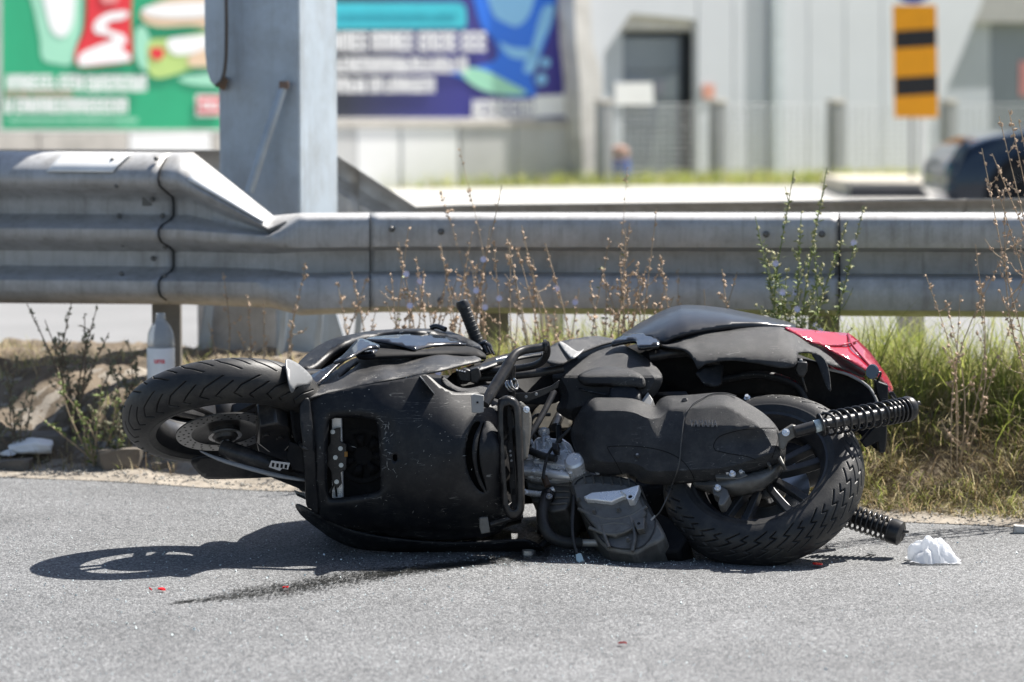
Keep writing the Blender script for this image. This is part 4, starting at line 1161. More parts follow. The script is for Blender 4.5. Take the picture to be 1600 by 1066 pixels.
prism('tail_bracket', [(1366, 632), (1382, 628), (1386, 650), (1385, 690), (1382, 708), (1374, 708), (1372, 690), (1352, 700), (1345, 690), (1366, 668)], plastic, bike, Y=8.42, dY=.04, bev=.003)
prism('tail_clip', [(1389, 613), (1396, 612), (1402, 622), (1394, 628)], blk_metal, bike, Y=8.55, dY=.02, bev=.002)
tube('loose_wire', [P(1392, 618, 8.54), P(1400, 628, 8.52), P(1403, 640, 8.5)], .0025, hose_mat, bike, 6)
# right-hand side panels on the road (mostly hidden)
hull('right_side_panel', [(X_(840), 8.45, 8.85, .015, .10), (X_(1000), 8.5, 8.9, .02, .16), (X_(1150), 8.55, 8.85, .06, .24), (X_(1300), 8.6, 8.8, .14, .3)], plastic, bike)

# ------------------------------------------------------------------ guardrails
RX = -0.29                                     # the rail runs nearly parallel to the road edge
def rail_y(px):
    return 10.72 - (px / 1600.0) * 0.95

THRIE = [(237, .025), (238.5, -.012), (245, -.045), (262, -.080), (277, -.092), (288, -.086), (298, -.045), (306, -.006), (316, 0), (334, 0), (342, -.020), (350, -.070),
         (357, -.090), (368, -.090), (376, -.075), (384, -.024), (391, 0), (415, 0), (423, -.018), (431, -.070), (438, -.090), (452, -.090), (461, -.078), (467, -.045), (473, -.020)]
W0 = [(333, .025), (333.5, .0), (334, -.012), (334.6, -.02), (335.2, -.03), (336, -.045), (336.8, -.06), (337.6, -.07), (338.4, -.078), (339.5, -.085), (342, -.092), (347, -.098),
      (356, -.100), (376, -.100), (386, -.094), (389.5, -.040), (392, -.004), (427, -.004), (430, -.040), (433, -.088), (438, -.098), (468, -.100), (482, -.094), (488, -.060), (491, -.030)]
TRN = [(338, .025), (340, .0), (343, -.03), (350, -.066), (357, -.078), (361, -.066), (363, -.05), (364, -.045), (365, -.045), (366, -.05), (367, -.055), (368, -.075),
       (370, -.088), (379, -.090), (385, -.080), (390, -.030), (396, -.002), (421, -.002), (427, -.022), (434, -.074), (442, -.092), (458, -.092), (468, -.082), (474, -.05), (480, -.022)]
def st(px, prof, dy=0.0, stretch=0.0, shift=0.0):
    out = []
    for k, (py, d) in enumerate(prof):
        out.append((px, py + dy + stretch * (py - 333) / 158.0, d * 1.3, shift))
    return out
STN = [st(-260, THRIE, -5), st(0, THRIE, 0), st(262, THRIE, 2), st(296, THRIE, 2), st(425, TRN, 0), st(470, W0, 1), st(600, W0, 0, -4), st(1000, W0, 0, 0), st(1600, W0, 0, 4), st(1900, W0, 0, 6)]
def rail_sec(px, off=0.0):
    for a, b in zip(STN[:-1], STN[1:]):
        if a[0][0] <= px <= b[0][0]:
            t = (px - a[0][0]) / (b[0][0] - a[0][0])
            out = []
            for p, q in zip(a, b):
                py = p[1] + (q[1] - p[1]) * t
                d = p[2] + (q[2] - p[2]) * t
                k = max(0.0, min(1.0, (480 - px) / 200))
                out.append(P(px + d * 200 * k, py, rail_y(px) + d + off))
            return out
def beam(name, x0, x1, off, parent, mat=galv):
    n = max(6, int((x1 - x0) / 14))
    xs_ = sorted(set(list(np.linspace(x0, x1, n)) + [q for q in (296, 425, 470, 600) if x0 < q < x1]))
    secs = [rail_sec(x, off) for x in xs_]
    o = loft(name, secs, mat, parent, closed=False, caps=False, angle=55)
    solid(o, .004, 0)
    return o
rail = empty('guardrail', P(800, 560, rail_y(800)))
tag(rail, 'galvanised guardrail behind the scooter, stepping down from three waves to two', 'guardrail')
beam('rail_beam', -260, 270, -.010, rail)
beam('rail_beam', 255, 600, 0.0, rail)
beam('rail_beam', 578, 1310, -.008, rail)
beam('rail_beam', 1298, 1900, 0.0, rail)
shadow_gap_m = M('joint_shadow_gap', (.02, .02, .02), .8)  # near-black tubes draw the shadow gap along the overlapping beam ends
for q, k0, k1 in ((270.5, 0, 24), (577, 0, 24), (1310.5, 0, 24)):
    sec_ = rail_sec(q, -.012)
    tube('joint_shadow_gap', [p + Vector((.002, -.002, 0)) for p in sec_[k0 + 2:k1]], .0017 if 500 < q < 700 else .003, shadow_gap_m, rail, 6, 1)
# reflective white patches on the top wave and on the slope
def on_rail(px, k, off):
    s = rail_sec(px)
    i = int(k); f = k - i
    p = s[i] * (1 - f) + s[min(i + 1, len(s) - 1)] * f
    return p + Vector((0, -off, off * .6))
for x0, x1, k0, k1, nm in ((96, 200, 1.6, 3.7, 'reflective_patch'), (312, 418, 1.4, 3.6, 'reflective_patch')):
    rows = []
    for x in np.linspace(x0, x1, 14):
        sh = 18 if x0 < 200 else 6
        rows.append([on_rail(x + sh * (1 - t), k0 + (k1 - k0) * t, .018 if x0 < 200 else .008) for t in np.linspace(0, 1, 7)])
    o = loft(nm, rows, reflect_white, rail, closed=False, caps=False); solid(o, .001, 0)
dk_bolt = M('rail_bolt', (0.16, 0.155, 0.145), .5, metal=.4)
def rbolt(px, py, d=-.10, r=.011):
    p = P(px, py, rail_y(px) + d * 1.3 - .012)
    lathe('rail_bolt', [(0, .011), (r * .55, .010), (r * .9, .006), (r, 0), (r * .9, -.004), (0, -.004)], p, (0, -1, .08), dk_bolt, rail, 18)
for q in ((612, 358), (689, 362), (1197, 366), (1284, 366), (1307, 412), (1288, 464), (688, 470)):
    rbolt(*q)
for q, d in (((182, 290), -.09), ((238, 312), -.01), ((186, 337), -.02), ((254, 337), -.02), ((192, 382), -.04), ((258, 386), -.04), ((239, 404), -.01), ((190, 428), -.07), ((257, 432), -.07), ((176, 250), -.07), ((244, 248), -.07)):
    rbolt(q[0], q[1], d, .009)
prism('slot_plate', [(222, 302), (252, 302), (252, 322), (222, 322)], dk_bolt, rail, Y=rail_y(238) - .012, dY=.006, bev=.001)
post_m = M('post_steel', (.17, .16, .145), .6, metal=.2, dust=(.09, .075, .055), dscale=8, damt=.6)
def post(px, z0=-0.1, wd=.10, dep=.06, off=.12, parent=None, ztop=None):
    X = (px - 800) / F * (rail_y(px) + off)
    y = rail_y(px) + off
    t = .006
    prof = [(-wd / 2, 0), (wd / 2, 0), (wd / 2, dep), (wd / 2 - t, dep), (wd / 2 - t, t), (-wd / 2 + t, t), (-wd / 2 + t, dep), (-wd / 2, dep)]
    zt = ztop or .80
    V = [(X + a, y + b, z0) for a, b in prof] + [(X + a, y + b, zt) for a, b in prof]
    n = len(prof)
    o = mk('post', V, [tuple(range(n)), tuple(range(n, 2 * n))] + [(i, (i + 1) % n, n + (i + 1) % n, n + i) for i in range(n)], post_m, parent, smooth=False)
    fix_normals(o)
    X0 = X - wd * .4
    box('spacer', (X0, y - .11, .62), (X0 + wd * .8, y - .002, .74), galv, parent, .004)
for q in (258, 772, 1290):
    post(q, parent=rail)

# second rail behind, seen from its back
rail2 = empty('guardrail', P(1100, 560, 12.6))
tag(rail2, 'second guardrail running behind the front one, only its top edge showing', 'guardrail')
def r2_sec(px, off=0.0):
    top = np.interp(px, [-260, 300, 515, 650, 720, 1600, 1900], [233, 235, 236, 324, 321, 311, 308])
    k = np.interp(px, [515, 650], [1, 0])
    Y = 12.75 - (px / 1600.0) * .95
    out = []
    for dpy, d in ((0, -.02), (.6, .012), (3, .05), (14, .085), (24, .085), (34, .04), (44, 0), (70, 0), (80, .05), (90, .085), (112, .085), (120, .04)):
        out.append(P(px, top + dpy * (1 + .35 * k) + (40 * k if dpy > 60 else 0), Y + d + off))
    return out
for a, b, off in ((-260, 560, 0), (545, 938, .006), (930, 1510, 0), (1500, 1900, .006)):
    xs_ = sorted(set(list(np.linspace(a, b, 40)) + [q for q in (515, 650, 720) if a < q < b]))
    o = loft('rail_beam', [r2_sec(x, off) for x in xs_], galv, rail2, closed=False, caps=False, angle=50); solid(o, .005, 0)
box('rail_clip', tuple(P(1418, 327, 12.1) + Vector((0, 0, 0))), tuple(P(1452, 318, 12.1) + Vector((0, .06, 0))), galv, rail2, .004)
for q in (330, 860, 1390):
    X = (q - 800) / F * 12.4
    box('post', (X - .05, 12.5 - q / 1600 * .95, -.2), (X + .05, 12.58 - q / 1600 * .95, .68), galv, rail2, .006)

# ------------------------------------------------------------------ gantry pole
PY = 11.35
pole = empty('gantry_pole', P(430, 600, PY))
tag(pole, 'thick grey steel pole standing between the two guardrails', 'pole')
def ring(px0, pxe, px1, z, Y=PY):
    x0, xe, x1 = [(q - 800) / F * Y for q in (px0, pxe, px1)]
    # box section turned so that a narrow right face shows, with rounded corners
    a = Vector((x0, Y + .10)); b = Vector((xe, Y - .02)); c = Vector((x1, Y + .42)); d = a + (c - b)
    pts = []
    cs = [a, b, c, d]
    for i in range(4):
        p, q, r = cs[i - 1], cs[i], cs[(i + 1) % 4]
        rad = .018
        u = (p - q).normalized(); v = (r - q).normalized()
        for t in np.linspace(0, 1, 6):
            s = q + u * rad * (1 - t) ** 2 + v * rad * t ** 2
            pts.append(Vector((s.x, s.y, z)))
    return pts
o = loft('shaft', [ring(338, 470, 519, -.1), ring(338, 470, 519, 1.2), ring(338, 470, 518, 3.4)], galv2, pole, angle=30)
# hanging plate with a rounded end
pl = [(319, -60), (350, -60), (353, 0), (352, 90), (349, 115), (343, 129), (336, 134), (329, 128), (323, 110), (320, 80)]
prism('hanging_plate', pl, galv2, pole, Y=PY - .03, dY=.03, bev=.004)
tube('plate_edge', [P(352, -60, PY - .03), P(354, 60, PY - .03), P(350, 118, PY - .03), P(337, 135, PY - .03)], .006, M('rusty_edge', (.10, .075, .055), .7), pole, 8)
prism('plate_weld', [(340, 128), (352, 120), (356, 126), (350, 142), (341, 138)], M('rust', (.17, .11, .07), .8), pole, Y=PY + .06, dY=.04, bev=.003)
tube('diagonal_strut', [P(390, 300, PY - .06), P(415, 220, PY - .06), P(444, 131, PY - .03)], .018, galv2, pole, 10)
box('strut_cap', tuple(P(436, 139, PY - .05)), tuple(P(451, 127, PY - .05) + Vector((0, .03, 0))), M('rust_cap', (.2, .14, .11), .8), pole, .002)
# foot with gusset plates
for q in ((314, 300, 12), (430, 429, 7), (487, 484, 12), (548, 530, 12)):
    prism('gusset', [(q[0] - 12 if q[0] < 400 else q[0] - 3, 600), (q[0] + 14, 440), (q[0] + 22, 440), (q[0] + 10, 600)], galv2, pole, Y=PY - .10, dY=.012, bev=.002)
prism('foot_plate', [(320, 470), (432, 470), (432, 600), (300, 600)], galv, pole, Y=PY - .04, dY=.03, bev=.003)
prism('foot_plate', [(432, 470), (520, 470), (560, 600), (432, 600)], galv2, pole, Y=PY - .02, dY=.03, bev=.003)

# ------------------------------------------------------------------ billboards and low wall
BANG = math.radians(50)
BN = Vector((math.sin(BANG), -math.cos(BANG), 0))
BF = Frame(P(720, 250, 41.5), BN)             # plane of the billboards and the low wall
def bp(px, py, off=0.0): return BF.at(px, py, off)
def bslab(name, x0, x1, y0, y1, h0, h1, mat, parent, bev=.01):
    return prism(name, [(x0, y0), (x1, y0), (x1, y1), (x0, y1)], mat, parent, BF, h0, h1, bev=bev)
def print_mat(name, col, **k): return M(name, col, .45, var=.06, vscale=2, **k)
green = print_mat('print_green', (.018, .36, .175)); mint = print_mat('print_mint', (.34, .68, .50)); red = print_mat('print_red', (.72, .03, .045))
pink = print_mat('print_pink', (.78, .30, .30)); white_p = print_mat('print_white', (.86, .86, .86)); lime = print_mat('print_lime', (.46, .62, .20)); bread = print_mat('print_bread', (.75, .55, .38))
tan = print_mat('print_tan', (.42, .32, .24))
cyan = print_mat('print_cyan', (.045, .50, .60)); navy = print_mat('print_navy', (.045, .05, .085)); purple = print_mat('print_purple', (.06, .05, .26)); blue = print_mat('print_blue', (.02, .17, .75)); sky_p = print_mat('print_sky', (.25, .55, .85))
frame_m = M('billboard_frame', (.45, .45, .44), .6)

def bprint(name, ol, mat, parent, lift, sharp=False):
    """A flat printed shape lying on a poster."""
    q = ol if sharp else catmull(ol, 4, True)
    pts = [bp(a, b, lift) for a, b in q]
    n = len(pts)
    area = sum(q[i - 1][0] * q[i][1] - q[i][0] * q[i - 1][1] for i in range(n))
    f = tuple(range(n)) if area < 0 else tuple(reversed(range(n)))
    return mk(name, pts, [f], mat, parent, smooth=False)
def letters(x0, x1, y0, y1, mat, parent, lift, seed, wmin=3.5, wmax=7):
    """A line of small unreadable print: upright and crossing strokes."""
    r = random.Random(seed)
    V, Fc = [], []
    def q(a, b, c, d):
        k = len(V)
        V.extend([bp(a, d, lift), bp(c, d, lift), bp(c, b, lift), bp(a, b, lift)])
        Fc.append((k, k + 1, k + 2, k + 3))
    x = x0
    while x < x1:
        lw = r.uniform(wmin, wmax)
        s = max(1.4, lw * .38)
        if r.random() < .07:
            x += lw * .5; continue
        q(x, y0, x + s, y1)
        t = r.random()
        h = (y1 - y0)
        if t < .55: q(x + lw - s, y0, x + lw, y1)
        if t < .35 or t > .6: q(x + s, y0, x + lw - (s if t < .55 else 0), y0 + h * .22)
        if t > .25: q(x + s, y0 + h * .4, x + lw - (s if t < .55 else 0), y0 + h * .6)
        if t > .45: q(x + s, y1 - h * .22, x + lw - (s if t < .55 else 0), y1)
        x += lw + max(.8, lw * .18)
    o = mk('printed_line', V, Fc, mat, parent, smooth=False)
    o['kind'] = 'stuff'
    return o

b1 = empty('billboard', bp(160, 275)); tag(b1, 'green billboard with a red carton and food, left of the pole', 'billboard')
bslab('poster', -90, 470, -260, 203, -.12, 0, green, b1, 0)
bslab('frame', -95, 475, 203.3, 208, -.05, .05, frame_m, b1)
bslab('frame', -6, 3, -260, 203, .002, .05, frame_m, b1)
bprint('swoosh', [(40, -60), (120, -60), (128, 30), (120, 70), (112, 100), (88, 100), (66, 92), (62, 60), (54, 20)], mint, b1, .006)
bprint('swoosh_core', [(60, -60), (112, -60), (116, 20), (104, 55), (84, 52), (72, 20)], white_p, b1, .012)
bag = bprint('carton', [(140, -80), (208, -80), (206, 0), (205, 40), (206, 92), (196, 98), (150, 104), (124, 104), (117, 92), (121, 72), (132, 48), (136, 10)], red, b1, .018)
bprint('carton_mark', [(195, 17), (201, 22), (193, 30), (172, 34), (166, 43), (180, 50), (193, 54), (198, 66), (190, 74), (204, 88), (198, 96), (160, 100), (128, 103), (122, 98), (126, 84), (150, 72), (176, 62), (170, 56), (150, 52), (146, 42), (152, 30), (170, 20)], white_p, b1, .024)
bprint('carton_cap', [(152, -80), (190, -80), (186, -4), (172, 4), (158, -2)], pink, b1, .030)
bprint('food', [(220, 18), (250, 2), (290, -6), (345, 0), (345, 44), (300, 40), (250, 42), (226, 34)], bread, b1, .018)
bprint('food', [(222, 14), (260, 6), (330, 4), (340, 20), (300, 28), (240, 26)], white_p, b1, .024)
bprint('food', [(214, 45), (226, 42), (236, 70), (234, 108), (222, 108), (212, 90), (210, 65)], mint, b1, .018)
bprint('food', [(232, 66), (262, 60), (300, 54), (345, 50), (345, 104), (312, 104), (270, 118), (244, 122), (232, 110)], lime, b1, .020)
bprint('food', [(262, 62), (300, 56), (340, 54), (336, 70), (300, 84), (270, 84)], white_p, b1, .026)
bprint('food', [(234, 80), (244, 74), (256, 78), (254, 90), (242, 94)], red, b1, .028)
bprint('food', [(296, 88), (340, 72), (340, 100), (300, 104)], bread, b1, .028)
bprint('band', [(280, 122), (345, 112), (345, 134), (300, 132)], mint, b1, .012)
letters(10, 120, 117, 140, white_p, b1, .03, 3, 7, 11); letters(122, 228, 118, 143, white_p, b1, .03, 4, 7, 11)
letters(8, 112, 141, 152, tan, b1, .03, 5, 5, 8)
letters(8, 196, 154, 177, white_p, b1, .03, 6, 7, 11); letters(14, 214, 184, 192, mint, b1, .03, 7, 2.5, 4)
bprint('logo_tag', [(306, 148), (345, 148), (345, 182), (306, 182)], white_p, b1, .018, True)
bprint('logo_tag', [(310, 152), (345, 152), (345, 178), (310, 178)], red, b1, .026, True)
letters(314, 342, 158, 172, white_p, b1, .034, 8, 5, 7)

b2 = empty('billboard', bp(700, 275)); tag(b2, 'dark blue billboard with white text and a cyan banner, right of the pole', 'billboard')
def navy_mat():
    m = bpy.data.materials.new('poster_night'); m.use_nodes = True
    t = m.node_tree; N = t.nodes; L = t.links; b = N['Principled BSDF']
    tc = N.new('ShaderNodeTexCoord'); sx = N.new('ShaderNodeSeparateXYZ'); L.new(tc.outputs['Generated'], sx.inputs[0])
    cr = N.new('ShaderNodeValToRGB'); e = cr.color_ramp.elements
    e[0].position = .15; e[0].color = (.022, .027, .05, 1); e[1].position = 1; e[1].color = (.045, .035, .26, 1)
    x = e.new(.55); x.color = (.035, .035, .24, 1)
    L.new(sx.outputs[0], cr.inputs[0]); L.new(cr.outputs[0], b.inputs['Base Color']); b.inputs['Roughness'].default_value = .45
    return m
bslab('poster', 480, 897, -260, 184.5, -.12, 0, navy_mat(), b2, 0)
bslab('frame', 476, 905, 185, 190, -.05, .05, frame_m, b2)
bprint('banner', [(480, 4), (718, 4), (727, 10), (729, 26), (728, 44), (480, 46)], cyan, b2, .008, True)
letters(528, 706, 22, 32, M('print_teal', (.02, .30, .40), .5), b2, .014, 11, 4, 7)
letters(480, 642, 50, 80, white_p, b2, .03, 12, 9, 13); letters(654, 756, 50, 80, white_p, b2, .03, 13, 9, 13)
letters(480, 730, 90, 114, white_p, b2, .03, 14, 5, 8); letters(480, 674, 122, 145, white_p, b2, .03, 15, 5, 8)
bprint('figure', [(742, -60), (870, -60), (866, 10), (862, 40), (848, 80), (832, 120), (838, 148), (800, 152), (760, 140), (720, 122), (704, 112), (760, 100), (778, 86), (770, 60), (748, 30)], blue, b2, .006)
bprint('figure_light', [(760, -60), (838, -60), (832, 10), (812, 40), (790, 36), (768, 16)], sky_p, b2, .012)
bprint('figure_light', [(848, 14), (866, 10), (860, 40), (846, 70), (836, 110), (818, 110), (832, 70)], sky_p, b2, .012)
bprint('figure_light', [(780, 66), (800, 74), (836, 78), (826, 92), (796, 88)], sky_p, b2, .012)
bprint('figure_glow', [(718, 108), (752, 108), (790, 126), (824, 146), (780, 148), (740, 134)], mint, b2, .014)
for q in ((886, 64, 10), (852, 98, 8), (846, 124, 9), (878, 8, 7)):
    bprint('spark', [(q[0] + q[2] * math.cos(a), q[1] + q[2] * math.sin(a)) for a in np.linspace(0, 6.28, 9)[:-1]], sky_p, b2, .016)
bprint('logo_block', [(834, 150), (890, 147), (896, 152), (896, 180), (834, 182)], white_p, b2, .018, True)
letters(738, 834, 156, 184, white_p, b2, .02, 16, 8, 12)

low = empty('low_wall', bp(520, 286)); tag(low, 'low wall of white and grey panels under the billboards', 'wall')
wm = M('white_panel', (.80, .80, .79), .6, var=.06, vscale=.8); wg = M('grey_panel', (.52, .52, .51), .7, var=.12, vscale=1.5); wc = M('stained_concrete', (.48, .45, .41), .8, var=.25, vscale=2.5)
for x0, x1, m_ in ((-900, -702, wc), (-700, -502, wg), (-500, -302, wc), (-300, -120, wc), (-118, 60, wc), (62, 200, wc), (202, 330, wm), (332, 470, wc), (472, 556, wg), (558, 624, wm), (629, 716, wm), (720, 806, wg), (808, 900, wg)):
    bslab('wall_panel', x0, x1, 192 if x0 > 400 else 208.5, 300, -.10, .05, m_, low, .02)
bslab('wall_rail', 472, 915, 190.6, 199, .052, .075, wc, low)
def pring(py, x0, x1):
    a, b = BF.at(x0, py, .3), BF.at(x1, py, .3)
    d = -BN * .35
    return [a, b, b + d, a + d]
pil = loft('pillar', [pring(py, x0, x1) for py, x0, x1 in ((296, 908, 943), (255, 912, 938), (200, 908, 941), (130, 906, 940), (104, 904, 937), (70, 900, 926), (0, 897, 922), (-260, 894, 920))],
     M('peeling_white', (.66, .64, .61), .8, var=.15, vscale=2.2, dust=(.40, .38, .35), dscale=5, damt=.7), angle=40)
tag(pil, 'peeling white concrete pillar right of the dark blue billboard', 'pillar')

# ------------------------------------------------------------------ building
WY = 46.0
WF = Frame(P(1100, 280, WY), BN)
bld = empty('building', P(1250, 283, WY)); tag(bld, 'long light grey industrial building with recessed doors', 'building')
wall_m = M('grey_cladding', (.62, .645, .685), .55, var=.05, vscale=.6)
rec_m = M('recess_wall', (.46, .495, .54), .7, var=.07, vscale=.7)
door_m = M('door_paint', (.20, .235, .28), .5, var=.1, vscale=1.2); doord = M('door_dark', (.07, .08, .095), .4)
def flatpanel(name, ol, Y, mat, th=.12, bev=.012):
    return prism(name, ol, mat, bld, WF, WY - Y - th, WY - Y, bev=bev)
xs_ = [1090, 1146, 1206, 1263, 1320, 1378, 1434]
for a, b in zip(xs_[:-1], xs_[1:]):
    flatpanel('wall_panel', [(a + .7, -260), (b - .7, -260), (b - .7, 286), (a + .7, 286)], WY, wall_m)
flatpanel('wall_panel', [(1434.7, -260), (1600, -260), (1536, 0), (1500, 90), (1452, 205), (1452, 286), (1434.7, 286)], WY, wall_m)  # slanted edge puts the border of a canopy's cast shadow into the outline
flatpanel('wall_panel', [(860, -260), (1089.3, -260), (1089.3, 32), (986, 22), (944, 84), (942, 286), (860, 286)], WY, wall_m)  # slanted corner by the left door: cast shadow edge built into the shape
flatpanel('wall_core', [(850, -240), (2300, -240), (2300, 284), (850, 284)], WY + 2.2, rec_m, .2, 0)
flatpanel('recess_lintel', [(940, 20), (1090, 20), (1090, 48), (940, 48)], WY + .12, M('lintel', (.50, .49, .47), .7), .3)
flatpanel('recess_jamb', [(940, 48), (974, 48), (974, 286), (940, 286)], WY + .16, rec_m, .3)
dr = flatpanel('door', [(974.5, 58), (1062, 58), (1062, 280), (974.5, 280)], WY + .26, door_m, .06)
for k in range(4):
    y = 110 + 45 * k
    prism('door_board', [(977, y), (1060, y), (1060, y + 2), (977, y + 2)], doord, dr, frame=WF, h0=-0.262, h1=-0.252, bev=0)
prism('door_reflection', [(1036, 130), (1058, 110), (1058, 278), (1010, 278)], M('door_reflection_tone', (.30, .335, .37), .5), dr, frame=WF, h0=-0.261, h1=-0.256, bev=0)  # diagonal light reflection painted on the door as a paler sheet
flatpanel('door_slot', [(1062, 50), (1086, 50), (1086, 280), (1062, 280)], WY + .28, doord, .06)
prism('notice', [(962, 129), (1020, 129), (1022, 163), (962, 163)], white_p, bld, frame=WF, h0=-0.16, h1=-0.13, bev=0)
prism('notice_mark', [(1024, 126), (1038, 126), (1038, 148), (1024, 148)], M('notice_grey', (.3, .3, .36), .5), bld, frame=WF, h0=-0.25, h1=-0.23, bev=0)
prism('wall_label', [(1099, 132), (1117, 132), (1117, 154), (1099, 154)], M('label_orange', (.72, .36, .28), .5), bld, frame=WF, h0=0.0100, h1=0.0300, bev=0)
flatpanel('recess_wall', [(1440, -260), (1548, -260), (1548, 286), (1440, 286)], WY + .30, rec_m, .15)  # darker wall behind the slanted edge stands in for the shadowed part
flatpanel('recess_lintel', [(1500, -40), (1760, -40), (1760, 36), (1500, 36)], WY + .14, M('lintel_dark', (.36, .36, .35), .7), .3)
d2 = flatpanel('door', [(1549, 36), (1700, 36), (1700, 286), (1549, 286)], WY + .40, door_m, .06)
prism('notice', [(1594, 96), (1616, 96), (1616, 150), (1594, 150)], pink, d2, frame=WF, h0=-0.399, h1=-0.38, bev=0)
flatpanel('wall_panel', [(1760, -260), (2200, -260), (2200, 286), (1760, 286)], WY, wall_m)
flatpanel('downpipe', [(1208, -260), (1226, -260), (1226, 272), (1208, 272)], WY - .12, M('pipe_grey', (.52, .57, .60), .5), .10, .03)
flatpanel('roof_edge', [(860, -275), (2200, -275), (2200, -258), (860, -258)], WY - .15, galv, 3.0)
def strip_y(x, y0): return y0 + .30 * x
tag(mk('grass_patch', [(-40, strip_y(-40, 40.5), -.014), (40, strip_y(40, 40.5), -.014), (40, 80, -.014), (-40, 80, -.014)], [(0, 1, 2, 3)], M('grass_floor', (.20, .20, .10), .9, var=.3, vscale=3), smooth=False), 'green grass strip along the buildings', 'grass', kind='structure')

# fence in front of the building
FF = Frame(P(1128, 280, 44.2), BN)
fen = empty('wire_fence', FF.at(1312, 284)); tag(fen, 'wire fence with grey posts in front of the grey building', 'fence')
fp = M('fence_post', (.30, .31, .32), .7); fwm = M('fence_wire', (.36, .37, .38), .5, metal=.3); cap_m = M('post_cap', (.5, .46, .40), .7)
FP_ = (950, 1128, 1312, 1488, 1664)
for q in FP_:
    prism('post', [(q - 7.5, 162), (q + 7.5, 162), (q + 7.5, 290), (q - 7.5, 290)], fp, fen, FF, -.08, .06, bev=.01)
    prism('cap', [(q - 8.5, 156), (q + 8.5, 156), (q + 8.5, 161.7), (q - 8.5, 161.7)], cap_m, fen, FF, -.09, .07, bev=.01)
for k in range(14):
    y = 164 + 118 * k / 13
    tube('wire', [FF.at(950, y), FF.at(1664, y)], .005, fwm, fen, 5, 1)
for k in range(70):
    x = 950 + 714 * (k + .5) / 70
    tube('wire', [FF.at(x, 165, .006), FF.at(x, 284, .006)], .004, fwm, fen, 4, 1)

# marker board on the traffic island
sg = empty('marker_board', P(1432, 300, 38.0)); tag(sg, 'orange and black striped marker board on a post', 'sign')
SY = 38.0
yel = M('sign_orange', (.80, .33, .004), .45, var=.06); blk = M('sign_black', (.012, .012, .014), .5)
prism('board', [(1395, 8), (1463, 8), (1466, 184), (1398, 184)], yel, sg, Y=SY, dY=.03, bev=.004)
for a, b, da in ((47, 74, 1), (120, 149, 2)):
    prism('stripe', [(1397 + da, a + 2), (1462 + da, a - 2), (1462.5 + da, b - 2), (1397.5 + da, b + 2)], blk, sg, Y=SY - .006, dY=.005, bev=0)
tube('post', [P(1424, 180, SY + .05), P(1424, 300, SY + .05)], .025, fp, sg, 10, 1)
tube('post', [P(1441, 180, SY + .05), P(1441, 300, SY + .05)], .035, M('post_white', (.7, .72, .72), .5), sg, 10, 1)
lathe('round_sign', [(0, -.015), (.30, -.015), (.30, .015), (0, .015)], P(1427, -32, SY + .0), (0, -1, 0), M('sign_blue', (.03, .06, .32), .4), sg, 32)
isl = empty('traffic_island', P(1400, 305, 37.2)); tag(isl, 'raised traffic island with a dark kerb below the marker board', 'kerb')
a, b = P(1330, 308, 36.6), P(1900, 308, 36.6)
box('kerb', (a.x, 36.6, -.1), (b.x, 36.85, .13), M('dark_kerb', (.06, .06, .065), .8), isl, .03)
box('island_top', (a.x, 36.86, -.1), (b.x, 40.0, .17), M('island_gravel', (.50, .46, .38), .9, var=.2, vscale=2), isl, .03)

# blue barrel by the door
bar = empty('barrel', P(965, 283, 43.2)); tag(bar, 'small blue barrel with a reddish brown lump on top, by the pillar', 'barrel')
c = P(966, 283, 43.0); c.z = -.02
lathe('body', [(0, 0), (.17, 0), (.185, .04), (.175, .12), (.19, .14), (.175, .16), (.175, .28), (.16, .32), (0, .32)], c, (0, 0, 1), M('barrel_blue', (.03, .08, .34), .5), bar, 24)
lathe('lump', [(0, 0), (.10, .0), (.14, .07), (.12, .16), (.06, .21), (0, .22)], c + Vector((.02, 0, .32)), (0, 0, 1), M('lump_brown', (.36, .19, .13), .8), bar, 16)

# ------------------------------------------------------------------ car
CYY = 27.6
carx = (1462 - 800) / F * CYY + .10
car = empty('car', (carx + 2.1, CYY + .9, -.03)); tag(car, 'dark blue car at the right edge, only its front wing showing above the rails', 'car')
paint = M('car_paint', (.012, .022, .040), .2, metal=.35, coat=.8, var=.05)
prof = [(0.03, .30), (0.0, .42), (0.01, .56), (.06, .67), (.16, .76), (.34, .84), (.58, .895), (.85, .93), (1.1, .955), (1.32, .985), (1.6, 1.16), (1.95, 1.36), (2.3, 1.44), (2.9, 1.45), (3.4, 1.38), (3.9, 1.14), (4.2, 1.0), (4.3, .8), (4.3, .35), (3.8, .22), (.5, .20)]
pc = catmull(prof, 4, True)
secs = []
for yo, ins, top in ((0.0, .13, .10), (.03, .06, .04), (.10, .015, .01), (.22, 0, 0), (1.55, 0, 0), (1.67, .015, .01), (1.74, .06, .04), (1.77, .13, .10)):
    s = []
    for x, z in pc:
        cx, cz = 2.15, .7
        hi_ = max(0, (z - .98)) * (.45 if yo < .9 else .45)
        yy = yo + (hi_ if yo < .9 else -hi_)
        s.append(Vector((carx + x + (cx - x) * ins * .25, CYY + yy, z + (cz - z) * top * .5)))
    secs.append(s)
loft('body', secs, paint, car, angle=60)
for wx in (.74, 3.3):
    c = Vector((carx + wx, CYY - .012, .30))
    lathe('wheel_arch', [(0, -.012), (.385, -.012), (.40, 0), (.385, .02), (0, .02)], c, (0, -1, 0), M('arch_black', (.008, .008, .009), .8) if wx < 1 else bpy.data.materials['arch_black'], car, 40)
    lathe('tyre', [(.20, .016), (.29, .022), (.315, .014), (.315, -.10), (.20, -.10)], c, (0, -1, 0), rubber, car, 40, close=True)
    lathe('wheel_rim', [(0, .018), (.06, .02), (.19, .015), (.20, .022), (.205, -.05), (0, -.05)], c, (0, -1, 0), alu, car, 32)
